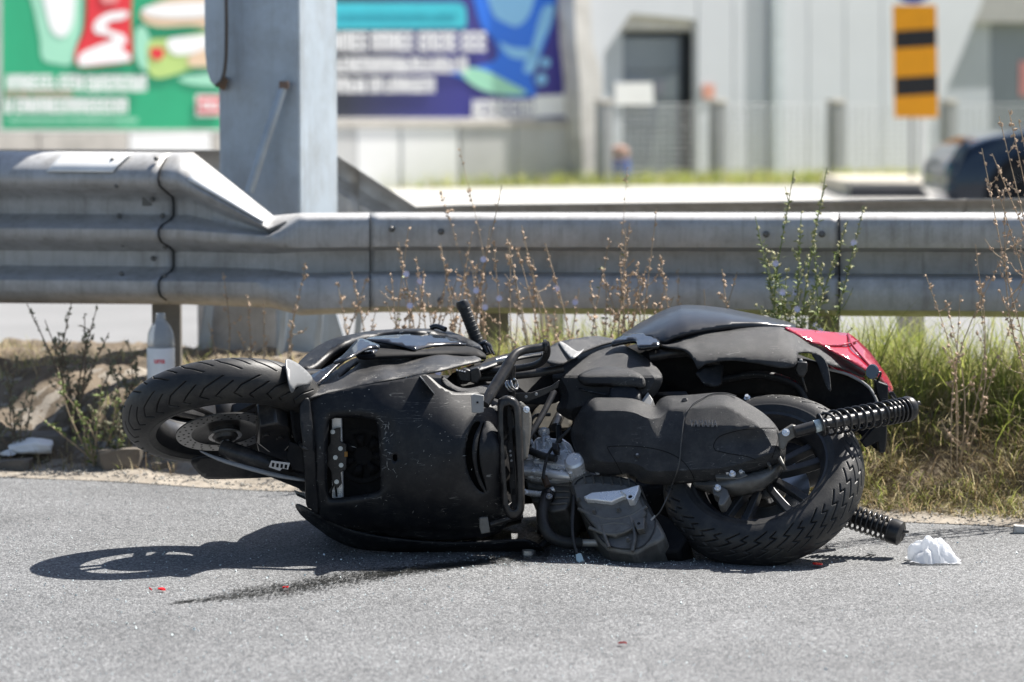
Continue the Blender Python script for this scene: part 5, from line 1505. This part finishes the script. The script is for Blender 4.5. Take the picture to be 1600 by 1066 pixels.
hl = [(1484, 262), (1490, 240), (1500, 226), (1512, 218), (1514, 224), (1506, 240), (1496, 262), (1488, 274)]
relief('headlight', hl, [(1484, 262, CYY + .08), (1500, 226, CYY + .0), (1514, 222, CYY - .015), (1490, 270, CYY + .0)], M('headlight_glass', (.05, .075, .10), .1, coat=.7), car, step=4, thick=.02)
relief('side_window', [(1725, 100), (1760, 66), (1820, 62), (1820, 106), (1740, 112)], [(1725, 100, CYY + .12), (1820, 62, CYY + .26), (1820, 106, CYY + .12)], M('car_glass', (.02, .025, .03), .05), car, step=12, thick=.01)

# ------------------------------------------------------------------ vegetation
def colour_mat(name, rough=.6):
    m = bpy.data.materials.new(name); m.use_nodes = True
    t = m.node_tree; b = t.nodes['Principled BSDF']
    at = t.nodes.new('ShaderNodeVertexColor'); at.layer_name = 'blade'
    t.links.new(at.outputs[0], b.inputs['Base Color'])
    b.inputs['Roughness'].default_value = rough
    b.inputs['Specular IOR Level'].default_value = .35
    # thin leaves let light through
    tr = t.nodes.new('ShaderNodeBsdfTranslucent'); t.links.new(at.outputs[0], tr.inputs[0])
    mx = t.nodes.new('ShaderNodeMixShader'); mx.inputs[0].default_value = .5
    t.links.new(b.outputs[0], mx.inputs[1]); t.links.new(tr.outputs[0], mx.inputs[2])
    t.links.new(mx.outputs[0], t.nodes['Material Output'].inputs[0])
    return m
blade_mat = colour_mat('grass_blades')
GREENS = [(.24, .29, .06), (.30, .35, .075), (.19, .23, .055), (.38, .40, .12), (.43, .41, .16)]
STRAWS = [(.48, .40, .24), (.40, .32, .18), (.56, .49, .32), (.30, .22, .13)]

def grass(name, n, sampler, label, kind='stuff', seed=1):
    r = random.Random(seed)
    V, Fc, Cc = [], [], []
    for _ in range(n):
        s = sampler(r)
        if s is None: continue
        x, y, z, h, lean, wd, col = s
        an = r.uniform(0, 2 * math.pi)
        d = Vector((math.cos(an), math.sin(an), 0))
        side = Vector((-d.y, d.x, 0)) * wd
        base = Vector((x, y, z - .01))
        k = len(V)
        seg = 4
        for i in range(seg):
            t = i / (seg - 1)
            p = base + Vector((0, 0, h * t * (1 - .3 * lean * t))) + d * (lean * h * t * t)
            ww = (1 - t) ** .7
            if i < seg - 1:
                V.append(p - side * ww); V.append(p + side * ww)
            else:
                V.append(p)
        Fc += [(k, k + 1, k + 3, k + 2), (k + 2, k + 3, k + 5, k + 4), (k + 4, k + 5, k + 6)]
        v = r.uniform(.75, 1.25)
        Cc += [tuple(c * v for c in col) + (1,)] * 7
    o = mk(name, V, Fc, blade_mat, smooth=False)
    ca = o.data.color_attributes.new('blade', 'FLOAT_COLOR', 'POINT')
    ca.data.foreach_set('color', np.array(Cc, dtype=np.float32).ravel())
    tag(o, label, 'grass', kind=kind)
    return o

rc = random.Random(77)
CL = []
for _ in range(520):
    x = rc.uniform(.88, 2.3); t = rc.triangular(.05, 1.75, .6); gr = rc.random() < min(.72, max(.10, (t - .25) * 1.2))
    CL.append((x, t, gr, rc.uniform(.6, 1.35), rc.choice(GREENS if gr else STRAWS), rc.uniform(.012, .06)))
def s_right(r):
    x, t, gr, hs, col, rad = r.choice(CL)
    x += r.gauss(0, rad); t += r.gauss(0, rad)
    if t < .04: return None
    y = edge_y(x) + t
    if r.random() < .30: gr = False; col = r.choice(STRAWS)
    h = (r.uniform(.10, .30) if gr else r.uniform(.04, .20)) * hs * min(1, .35 + t * .8)
    return (x, y, verge_z(x, y), h, r.uniform(.15, 1.4) if gr else r.uniform(.4, 2.4), r.uniform(.0014, .0040) if gr else r.uniform(.0008, .0020), col)
grass('roadside_grass', 16000, s_right, 'tall green grass and straw on the bank right of the scooter', seed=2)
def s_low(r):
    x = r.uniform(.85, 2.3); t = r.triangular(.03, .75, .25); y = edge_y(x) + t
    if bumps(x, y, 2.1, 6) < -.35: return None
    gr = r.random() < .42
    return (x, y, verge_z(x, y), r.uniform(.03, .12) * (.6 + t), r.uniform(.4, 2.2), r.uniform(.001, .0028), r.choice(GREENS if gr else STRAWS))
grass('low_grass', 8000, s_low, 'short trampled grass and straw at the asphalt edge on the right', seed=6)
def s_mid(r):
    x = r.uniform(-.62, .98); t = r.triangular(.25, 1.5, .95); y = edge_y(x) + t
    k = min(1, max(0, (x + .45) / .5))
    if bumps(x, y, 1.9, 8) < -.45 + .5 * (1 - k): return None
    green = r.random() < .25 + .5 * k
    h = (r.uniform(.10, .30) if green else r.uniform(.06, .26)) * (.55 + .45 * k)
    return (x, y, verge_z(x, y), h, r.uniform(.15, 1.1), r.uniform(.0012, .0030), r.choice(GREENS if green else STRAWS))
grass('roadside_grass', 15000, s_mid, 'grass and dry stalks on the verge behind the scooter', seed=3)
def s_left(r):
    x = r.uniform(-2.3, -.5); t = r.uniform(.12, 1.5); y = edge_y(x) + t
    if bumps(x, y, .7, 4) < -.25 or (t < .4 and r.random() < .6): return None
    green = r.random() < .22
    return (x, y, verge_z(x, y), r.uniform(.02, .11), r.uniform(.3, 1.4), r.uniform(.001, .0024), r.choice(GREENS if green else STRAWS))
grass('sparse_grass', 9000, s_left, 'sparse low grass on the sandy verge left of the scooter', seed=4)
def s_far(r):
    x = r.uniform(-9, 9); y = strip_y(x, 40.5) + r.uniform(.1, 3.0)
    return (x, y, -.014, r.uniform(.05, .28), r.uniform(.2, .8), r.uniform(.006, .014), r.choice(GREENS))
grass('far_grass', 6000, s_far, 'out of focus grass at the foot of the far walls', seed=5)

stem_m = M('dry_stem', (.36, .28, .19), .8, var=.3, vscale=20); bud_m = M('dry_bud', (.50, .37, .26), .8, var=.35, vscale=40)
gstem_m = M('green_stem', (.16, .20, .07), .7, var=.3, vscale=20); leaf_m = M('weed_leaf', (.19, .24, .07), .6, var=.3, vscale=20); flower_m = M('pale_violet', (.72, .70, .88), .6)
dstem_m = M('dark_stem', (.16, .12, .085), .85, var=.3, vscale=20)
OCT_F = [(0, 2, 4), (2, 1, 4), (1, 3, 4), (3, 0, 4), (2, 0, 5), (1, 2, 5), (3, 1, 5), (0, 3, 5)]

def weed(label, base, tips, seed=0, stem=stem_m, bud=bud_m, leafy=0.0, buds=22, br=.0068, flowers=0, side=6, r0=.0034, name='dry_weed', cat='weed', group=None, leafm=None):
    """A weed: one stem to every tip, side twigs, bud clusters, some leaves and flowers (material slots)."""
    r = random.Random(seed)
    V, Fc, Mi = [], [], []
    def add(v, f, mi):
        k = len(V); V.extend(v); Fc.extend([tuple(i + k for i in q) for q in f]); Mi.extend([mi] * len(f))
    def budv(p, s):
        a = Vector((r.uniform(-1, 1), r.uniform(-1, 1), r.uniform(.2, 1))).normalized()
        A, u, v = axes(a)
        add([p + u * s * .6, p - u * s * .6, p + v * s * .6, p - v * s * .6, p + A * s * 1.3, p - A * s], OCT_F, 1)
    def leaf(p, d, L, wd):
        sdv = d.cross(Vector((r.uniform(-1, 1), r.uniform(-1, 1), 1))).normalized() * wd
        add([p, p + d * L * .45 + sdv, p + d * L + Vector((0, 0, -L * .25)), p + d * L * .45 - sdv], [(0, 1, 2, 3)], 2)
    def stalk(p0, p1, ra, rb, bend):
        mid = (p0 + p1) / 2 + bend
        pts = catmull([tuple(p0), tuple(mid), tuple(p1)], 5)
        v, f = tube_vf(pts, [ra + (rb - ra) * i / (len(pts) - 1) for i in range(len(pts))], 5)
        add(v, f, 0)
        return [Vector(q) for q in pts]
    for tip in tips:
        b0 = base + Vector((r.uniform(-.02, .02), r.uniform(-.02, .02), 0))
        L = (tip - b0).length
        pts = stalk(b0, tip, r0, r0 * .38, Vector((r.uniform(-.1, .1), r.uniform(-.05, .05), r.uniform(-.02, .05))) * L)
        n = len(pts)
        for j in range(side):
            t = r.uniform(.25, .95); i = min(n - 2, int(t * (n - 1)))
            p = pts[i]
            sl = L * r.uniform(.07, .22) * (1.2 - t)
            d = Vector((r.uniform(-1, 1), r.uniform(-.7, .7), r.uniform(.3, 1.3))).normalized()
            q = stalk(p, p + d * sl, r0 * .5, r0 * .3, Vector((0, 0, -.12 * sl)))
            for m in range(r.randint(2, 4)):
                budv(q[r.randint(len(q) // 2, len(q) - 1)] + Vector((r.uniform(-1, 1), r.uniform(-1, 1), r.uniform(-1, 1))) * .004, br * r.uniform(.6, 1.3))
        for j in range(buds):
            t = 1 - r.random() ** 1.2 * .72
            x = t * (n - 1); i = min(n - 2, int(x)); p = pts[i].lerp(pts[i + 1], x - i)
            budv(p + Vector((r.uniform(-1, 1), r.uniform(-1, 1), r.uniform(-.5, .5))) * .006, br * r.uniform(.55, 1.35))
        for j in range(int(leafy * 40)):
            t = r.uniform(.03, .9); x = t * (n - 1); i = min(n - 2, int(x)); p = pts[i].lerp(pts[i + 1], x - i)
            d = Vector((r.uniform(-1, 1), r.uniform(-1, 1), r.uniform(.2, 1.1))).normalized()
            leaf(p, d, r.uniform(.018, .045) * (1.2 - t * .5), r.uniform(.002, .005))
        for j in range(flowers):
            t = r.uniform(.4, .95); x = t * (n - 1); i = min(n - 2, int(x)); p = pts[i].lerp(pts[i + 1], x - i) + Vector((r.uniform(-.01, .01), -.006, 0))
            for k in range(8):
                an = 2 * math.pi * k / 8
                d = Vector((math.cos(an), -.3, math.sin(an)))
                sdv = Vector((-math.sin(an), 0, math.cos(an))) * .003
                add([p, p + d * .007 + sdv, p + d * .013, p + d * .007 - sdv], [(0, 1, 2, 3)], 3)
    o = mk(name, V, Fc, [stem, bud, leafm or leaf_m, flower_m], smooth=True)
    o.data.polygons.foreach_set('material_index', Mi)
    tag(o, label, cat, group=group)
    return o

def wp(px, py, Y): return P(px, py, Y)
def gbase(px, Y):
    x = (px - 800) / F * Y
    return Vector((x, Y, verge_z(x, Y) - .01))
weeds = [
    ('bare brown stalk in front of the pole foot, left of the others', 335, 10.35, [(349, 425), (326, 505)], dict(buds=16, side=3)),
    ('thin dry stalk with round buds hanging below the rail step', 392, 10.2, [(386, 460), (372, 520), (412, 470)], dict(buds=20, side=4)),
    ('tall thin dry stalk leaning over the rail, right of the pole foot', 470, 10.05, [(478, 412), (462, 470)], dict(buds=24, side=3)),
    ('pair of dry stalks with small buds above the front fairing', 545, 10.0, [(549, 424), (528, 445), (575, 430)], dict(buds=26, side=5)),
    ('bushy dry weed with violet flowers above the windscreen', 640, 9.75, [(638, 357), (650, 400), (612, 430), (662, 420), (630, 440)], dict(buds=26, side=6, flowers=1, leafy=.15)),
    ('dry weed with hooked tips left of the handle grip', 690, 9.8, [(688, 380), (738, 362), (700, 415), (716, 430)], dict(buds=22, side=5)),
    ('tall dry weed rising above the rail behind the handle grip', 745, 9.75, [(784, 290), (766, 352), (748, 405), (725, 440)], dict(buds=26, side=6, flowers=1)),
    ('slender dry stalk with its tip against the white wall', 722, 10.1, [(718, 230), (690, 300)], dict(buds=26, side=2, r0=.002)),
    ('crooked dry weed bending left behind the stand', 860, 9.7, [(792, 372), (815, 352), (800, 410), (868, 480)], dict(buds=22, side=6)),
    ('dry weed leaning left above the air box', 885, 9.75, [(852, 380), (838, 450), (905, 450)], dict(buds=18, side=5, flowers=1)),
    ('dense dry weed with many buds above the seat front', 965, 9.6, [(952, 375), (984, 348), (940, 420), (968, 400), (996, 410)], dict(buds=30, side=7, leafy=.1)),
    ('tall dry weed with clustered buds just left of the seat hump', 1010, 9.6, [(1026, 325), (1032, 400), (1010, 415), (1042, 430)], dict(buds=30, side=6)),
    ('lone dry stem whose tip stands before the blue barrel', 1000, 9.9, [(980, 262), (1060, 420)], dict(buds=18, side=1, r0=.002)),
    ('thin dry stalk in front of the rail above the seat', 1115, 9.6, [(1128, 420), (1152, 425), (1100, 452)], dict(buds=14, side=3)),
    ('bare forked brown weed standing in the right-hand grass', 1500, 9.2, [(1446, 428), (1524, 382), (1568, 396), (1500, 460), (1530, 450), (1478, 470), (1590, 480)], dict(buds=14, side=5, r0=.0026)),
]
for i, (lab, px, Y, tips, kw) in enumerate(weeds):
    tips = tips + [(a + random.uniform(-20, 20), min(520, b + random.uniform(8, 70))) for a, b in tips if b > 340 and 560 < a < 1060]
    weed(lab, gbase(px, Y), [wp(a, b, Y + random.uniform(-.06, .06)) for a, b in tips], seed=20 + i, group='dry roadside weeds', **kw)
weed('tall green and brown weed with violet flowers in front of the rail joint', gbase(1250, 9.45), [wp(a, b, 9.42) for a, b in ((1240, 268), (1292, 262), (1252, 330), (1350, 322), (1325, 345), (1270, 360), (1262, 400), (1230, 420), (1285, 410))],
     seed=51, stem=gstem_m, bud=M('green_bud', (.42, .40, .22), .7, var=.3), leafy=2.4, buds=36, flowers=1, side=8, name='flowering_weed', group='dry roadside weeds')
weed('upright green feathery weed left of the flowering weed', gbase(1205, 9.5), [wp(a, b, 9.48) for a, b in ((1180, 338), (1206, 390), (1196, 410), (1215, 400))],
     seed=52, stem=gstem_m, bud=bpy.data.materials['green_bud'], leafy=2.4, buds=14, side=4, name='green_weed', group='dry roadside weeds')
weed('dry weed with pale seed heads cut by the right edge, before the car', gbase(1720, 8.95), [wp(a, b, 8.85) for a, b in ((1576, 172), (1561, 182), (1592, 190), (1534, 232), (1550, 240), (1604, 180), (1568, 296), (1598, 250), (1556, 288))],
     seed=53, buds=44, side=10, br=.0066, group='dry roadside weeds', r0=.003)
weed('dark twiggy bush at the left edge below the rail', gbase(112, 10.35), [wp(a, b, 10.3) for a, b in ((42, 475), (70, 500), (112, 470), (132, 490), (152, 478), (90, 520), (170, 520), (190, 545))],
     seed=54, stem=dstem_m, bud=M('grey_leaf', (.22, .22, .14), .8, var=.3), leafy=.5, buds=12, side=14, leafm=M('dry_leaf', (.20, .18, .12), .8, var=.3), name='twiggy_bush', cat='bush', r0=.004)
weed('straggly brown twigs with green shoots beside the white tissue', gbase(150, 10.05), [wp(a, b, 10.0) for a, b in ((90, 575), (88, 600), (160, 590), (182, 605), (60, 650), (120, 640), (195, 680), (130, 655))],
     seed=55, stem=stem_m, bud=leaf_m, leafy=.45, buds=6, side=8, name='straggly_weed', cat='weed', r0=.0035)

for i, (lab, px, Y, tips) in enumerate((
        ('low dry scrub at the left edge above the tissue', 25, 10.2, ((5, 560), (30, 548), (60, 575), (-10, 590), (45, 600))),
        ('low dry scrub between the bush and the bottle', 195, 10.3, ((170, 545), (200, 530), (215, 560), (185, 570), (160, 590))),
        ('tangled dead twigs just left of the front tyre', 180, 10.05, ((150, 610), (175, 622), (200, 640), (160, 655), (140, 632))))):
    weed(lab, gbase(px, Y), [wp(a, b, Y) for a, b in tips], seed=90 + i, stem=dstem_m, bud=bpy.data.materials['grey_leaf'], leafy=.5, buds=8, side=12, leafm=bpy.data.materials['dry_leaf'], name='dry_scrub', cat='scrub', r0=.0028, group='dry scrub on the left verge')

# ------------------------------------------------------------------ rubble, litter
rub_m = M('broken_concrete', (.15, .13, .105), .85, var=.25, vscale=9, bump=.8, bscale=60)
def chunk(name, label, c, sz, seed, mat=rub_m, cat='rubble', group='broken concrete pieces on the verge', rot=0.0):
    r = random.Random(seed)
    bm = bmesh.new()
    for _ in range(26):
        p = Vector((r.choice((-1, 1)) * r.uniform(.25, .5), r.choice((-1, 1)) * r.uniform(.25, .5), r.choice((-1, 1)) * r.uniform(.22, .5)))
        bm.verts.new(p)
    g_ = bmesh.ops.convex_hull(bm, input=bm.verts)
    bmesh.ops.delete(bm, geom=[v for v in bm.verts if not v.link_faces], context='VERTS')
    bmesh.ops.subdivide_edges(bm, edges=bm.edges[:], cuts=2, use_grid_fill=True)
    ca, sa = math.cos(rot), math.sin(rot)
    V = []
    for v in bm.verts:
        p = v.co + Vector((r.uniform(-1, 1), r.uniform(-1, 1), r.uniform(-1, 1))) * .022
        p = Vector((p.x * sz[0], p.y * sz[1], p.z * sz[2])) * 1.1
        V.append(Vector((p.x * ca - p.y * sa, p.x * sa + p.y * ca, p.z)) + Vector(c))
    bm.verts.index_update()
    f = [tuple(v.index for v in q.verts) for q in bm.faces]
    bm.free()
    o = mk(name, V, f, mat, smooth=True, angle=18)
    tag(o, label, cat, group=group)
    return o
for i, (px, py, Y, s, lab, rot) in enumerate((
        (40, 588, 10.3, (.26, .16, .08), 'flat dark concrete slab at the left edge under the bush', .1),
        (205, 578, 10.35, (.16, .14, .09), 'concrete lump beside the bottle', .5),
        (185, 632, 10.05, (.14, .12, .09), 'angular concrete lump beside the front tyre', .3),
        (22, 655, 10.1, (.12, .10, .06), 'dark concrete lump above the white tissue', -.2),
        (285, 590, 10.45, (.12, .1, .07), 'dark concrete lump just right of the bottle', .8),
        (250, 700, 10.0, (.05, .04, .03), 'small stone below the front tyre', .8))):
    p = P(px, py, Y); p.z = verge_z(p.x, Y) + s[2] * .12
    chunk('concrete_chunk', lab, p, s, 70 + i, rot=rot)
p = G(1596, 806, .05); chunk('stone', 'pale stone at the asphalt edge by the right border', (p.x, p.y, .012), (.045, .035, .022), 80, M('pale_stone', (.55, .53, .49), .8), 'stone', None)
# gravel along the edge
V, Fc = [], []
r = random.Random(9)
for _ in range(2600):
    x = r.uniform(-2.3, 2.3); t = abs(r.gauss(0, .16)) - .06; y = edge_y(x) + t
    z = verge_z(x, y) if t > 0 else 0.0
    s = r.uniform(.002, .007)
    k = len(V); A, u, v = axes((r.uniform(-1, 1), r.uniform(-1, 1), 1))
    p = Vector((x, y, z + s * .4))
    V += [p + u * s, p - u * s, p + v * s * .8, p - v * s * .8, p + A * s * .6, p - A * s * .6]; Fc += [tuple(i + k for i in f) for f in OCT_F]
o = mk('gravel', V, Fc, M('gravel_grey', (.36, .34, .30), .85, var=.4, vscale=40), smooth=False); tag(o, 'loose gravel along the asphalt edge', 'gravel', kind='stuff')

# bottle
clear = M('clear_plastic', (.86, .90, .93), .06, trans=.80, ior=1.30, var=.01, rvar=.01)
bt = empty('plastic_bottle', (0, 0, 0)); c = P(251.5, 560, 10.25)
zb = P(251.5, 489, 10.25).z - .325
WLOC[bt.name] = Vector((c.x, 10.25, zb)); bt.location = (c.x, 10.25, zb)
tag(bt, 'clear plastic water bottle with a white label standing behind the front tyre', 'bottle')
bc = Vector((c.x, 10.25, zb))
lathe('body', [(0, .006), (.036, .0), (.046, .01), (.047, .04), (.046, .09), (.0465, .18), (.0475, .215), (.0465, .238), (.042, .261), (.033, .280), (.023, .293), (.0175, .299), (.0165, .304), (.0195, .306), (.0195, .310), (.0165, .312), (.0165, .325),
               (.0150, .325), (.0150, .303), (.031, .279), (.0405, .260), (.045, .237), (.046, .215), (.045, .18), (.0445, .09), (.0455, .04), (.044, .012), (0, .008)], bc, (0, 0, 1), clear, bt, 40)
lathe('label', [(.0472, .085), (.0478, .087), (.0478, .205), (.0472, .207)], bc, (0, 0, 1), M('label_white', (.86, .87, .88), .45), bt, 40)
V, Fc = text_verts('una', 1.0, .03)
V3 = []
for x, y, z in V:
    a = x * .026 / .047; V3.append(bc + Vector((math.sin(a) * .0483, -math.cos(a) * .0483, .165 + y * .026)))
mk('label_print', V3, Fc, M('label_red', (.75, .04, .06), .5), bt, smooth=False)

def crumple(name, label, c, sz, seed, mat, cat, holes=False):
    """A crumpled sheet: a dented, creased, closed bag surface."""
    r = random.Random(seed)
    bm = bmesh.new(); bmesh.ops.create_icosphere(bm, subdivisions=4, radius=1.0)
    pl = [(Vector((r.uniform(-1, 1), r.uniform(-1, 1), r.uniform(-.3, 1))).normalized(), r.uniform(.55, .85)) for _ in range(16)]
    fr = [(Vector((r.uniform(-6, 6), r.uniform(-6, 6), r.uniform(-6, 6))), r.uniform(0, 6)) for _ in range(6)]
    V = []
    for v in bm.verts:
        p = v.co.copy()
        for n, d in pl:
            e = p.dot(n) - d
            if e > 0: p -= n * e * .92
        q = sum(abs(math.sin(p.dot(f) + a)) for f, a in fr) / 6
        p *= .86 + .24 * q
        V.append(Vector((c[0] + p.x * sz[0], c[1] + p.y * sz[1], max(c[2] + (p.z + .8) * sz[2] * .55, c[2] + .001))))
    bm.verts.index_update()
    f = [tuple(v.index for v in q.verts) for q in bm.faces]
    bm.free()
    o = mk(name, V, f, mat, smooth=True, angle=32)
    tag(o, label, cat)
    return o
bagm = colour_mat('thin_white_plastic', .35)
def crumpled_sheet(name, label, c, W, H, seed, cat):
    r = random.Random(seed)
    n = 30
    fr = [(r.uniform(0, 6.3), r.uniform(3.0, 9.5), r.uniform(0, 6.3)) for _ in range(9)]
    V, Fc = [], []
    for i in range(n + 1):
        for k in range(n + 1):
            u, v = i / n * 2 - 1, k / n * 2 - 1
            rr = min(1, (abs(u) ** 3 + abs(v) ** 3) ** (1 / 3))
            f = sum(abs(math.sin((u * math.cos(a) + v * math.sin(a)) * q + ph)) for a, q, ph in fr) / 9
            g_ = sum(math.sin((u * math.sin(a) - v * math.cos(a)) * q * .7 + ph * 2) for a, q, ph in fr) / 9
            z = H * (1 - rr ** 2.6) * (.45 + .95 * f) * (1 - .45 * max(0, u)) + .004 + .02 * rr * abs(g_)
            V.append((c[0] + W * u * (.62 + .5 * f) + .010 * g_, c[1] + W * .8 * v * (.62 + .4 * f), max(.002, z)))
    for i in range(n):
        for k in range(n):
            a = i * (n + 1) + k
            Fc.append((a, a + n + 1, a + n + 2, a + 1))
    o = mk(name, V, Fc, bagm, smooth=True, angle=12)
    ca = o.data.color_attributes.new('blade', 'FLOAT_COLOR', 'POINT')
    ca.data.foreach_set('color', np.tile(np.array([.86, .88, .91, 1], dtype=np.float32), len(V)))
    tag(o, label, cat)
p = G(1463, 884, 0)
crumpled_sheet('plastic_bag', 'crumpled white plastic bag on the asphalt right of the rear tyre', (p.x, p.y + .055), .072, .058, 11, 'bag')
p = P(54, 700, 10.2)
crumple('paper_tissue', 'crumpled white tissue on the dirt at the left edge', (p.x, 10.2, verge_z(p.x, 10.2) + .016), (.10, .06, .06), 8, M('tissue', (.85, .85, .84), .8, var=.04), 'tissue')
p = P(12, 703, 10.17)
crumple('paper_tissue', 'small scrap of white tissue left of the larger one', (p.x, 10.17, verge_z(p.x, 10.17) + .014), (.03, .03, .022), 9, bpy.data.materials['tissue'], 'tissue')

# red lens fragments
rf = M('red_plastic', (.75, .012, .02), .25, var=.1)
def shard(label, px, py, s, seed):
    r = random.Random(seed); c = G(px, py, 0)
    pts = []
    n = r.randint(5, 7)
    for k in range(n):
        a = 2 * math.pi * k / n + r.uniform(-.3, .3); q = s * r.uniform(.5, 1.1)
        pts.append((c.x + math.cos(a) * q, c.y + math.sin(a) * q * .9, .003 + r.uniform(0, .006)))
    V = pts + [(x, y, z + .004) for x, y, z in pts]
    o = mk('red_fragment', V, [tuple(range(n)), tuple(range(n, 2 * n))] + [(i, (i + 1) % n, n + (i + 1) % n, n + i) for i in range(n)], rf, smooth=False)
    fix_normals(o); tag(o, label, 'fragment', group='red plastic fragments on the asphalt')
shard('larger of the two red fragments left of the oil trail', 251, 925, .013, 1)
shard('tiny red fragment left of its larger neighbour', 235, 925, .006, 2)
shard('red fragment lying in the oil trail', 447, 923, .011, 3)
shard('red fragment alone in the foreground asphalt', 972, 1010, .012, 4)
shard('dark red fragment in the shadow under the rear tyre', 1278, 886, .017, 6)
# small metal parts
ms = P(826, 866, 8.1); c = G(826, 868, 0)
lathe('metal_clip_ring', [(.017, 0), (.019, 0), (.019, .012), (.017, .012)], Vector((c.x, c.y, .002)), (.05, 0, 1), steel, None, 32, close=True)
tag(bpy.data.objects['metal_clip_ring'], 'shiny metal clamp ring lying in the shadow of the scooter', 'clamp')
c = G(1362, 868, 0)
lathe('metal_washer', [(.004, .0), (.013, .0), (.013, .004), (.004, .004)], Vector((c.x, c.y, .003)), (.1, -.1, 1), steel, None, 24, close=True)
tag(bpy.data.objects['metal_washer'], 'small flat metal washer on the asphalt below the lower spring', 'washer')
for i, (px, py, lab) in enumerate(((1288, 858, 'black plastic splinter at the foot of the rear tyre'), (512, 816, 'black plastic splinter left of the belly panel'))):
    c = G(px, py, 0)
    V = [(c.x - .02, c.y, .001), (c.x + .02, c.y + .01, .001), (c.x + .012, c.y + .03, .002), (c.x - .015, c.y + .02, .018)]
    o = mk('plastic_splinter', V, [(0, 1, 2), (0, 2, 3), (0, 3, 1), (1, 3, 2)], plastic, smooth=False); tag(o, lab, 'fragment')

# glass crumbs
def crumbs(name, n, smp, smin, smax, mat, label, seed):
    r = random.Random(seed); V, Fc = [], []
    for _ in range(n):
        q = smp(r)
        if q is None: continue
        x, y = q; s = r.uniform(smin, smax) * (1.6 if r.random() < .06 else 1)
        A, u, v = axes((r.uniform(-1, 1), r.uniform(-1, 1), r.uniform(.1, 1))); p = Vector((x, y, s * .6)); k = len(V)
        V += [p + u * s, p - u * s * .7 + A * s * .5, p + v * s - A * s * .4, p - v * s * .8, p + A * s * .8]
        Fc += [tuple(i + k for i in f) for f in ((0, 2, 4), (2, 1, 4), (1, 3, 4), (3, 0, 4), (0, 3, 2), (1, 2, 3))]
    o = mk(name, V, Fc, mat, smooth=False); tag(o, label, 'glass', kind='stuff')
glass_m = M('glass_crumb', (.82, .93, .93), .08, trans=.12, ior=1.5, var=.05, spec=.8)
def g_all(r):
    px = r.uniform(-40, 1640); py = 745 + 325 * r.random() ** .9
    p = G(px, py, 0)
    if p.y > edge_y(p.x) - .05: return None
    if abs(px - 500) > 600 and r.random() < .35: return None
    return p.x, p.y
crumbs('glass_crumbs', 1500, g_all, .0011, .0031, glass_m, 'tiny bright glass crumbs scattered over the asphalt', 3)
def g_dense(r):
    px = r.gauss(900, 130); py = r.gauss(876, 9); p = G(px, py, 0)
    return p.x, p.y
crumbs('glass_crumbs', 420, g_dense, .0009, .0026, glass_m, 'glass crumbs lying in the shadow below the engine', 4)

# oil trail: ragged wet cells
oil = M('wet_oil', (.02, .021, .02), .3, var=.3, vscale=30, bump=.8, bscale=160)
V, Fc = [], []
r = random.Random(12)
path = [(262, 944, 2), (300, 940, 2.5), (350, 934, 8), (400, 926, 13), (450, 920, 15), (510, 910, 16), (570, 901, 14), (620, 895, 9), (680, 887, 8), (740, 880, 8), (800, 872, 12), (860, 868, 12)]
for _ in range(10000):
    t = r.random() * (len(path) - 1); i = int(t); f = t - i
    a, b = path[i], path[min(i + 1, len(path) - 1)]
    px = a[0] + (b[0] - a[0]) * f; wd = a[2] + (b[2] - a[2]) * f
    py = a[1] + (b[1] - a[1]) * f + r.gauss(0, wd * .42)
    if r.random() > min(1, (px - 250) / 260): continue
    px += r.gauss(0, 5)
    c = G(px, py, 0); s = r.uniform(.0012, .0036)
    k = len(V); n = 6
    zz = .0022 + r.random() * .0012
    for j in range(n):
        an = 2 * math.pi * j / n; q = s * r.uniform(.5, 1.2)
        V.append((c.x + math.cos(an) * q * 1.3, c.y + math.sin(an) * q, zz))
    Fc.append(tuple(range(k, k + n)))
o = mk('oil_stain', V, Fc, oil, smooth=False); tag(o, 'dark wet oil trail running left from under the scooter', 'stain', kind='stuff')
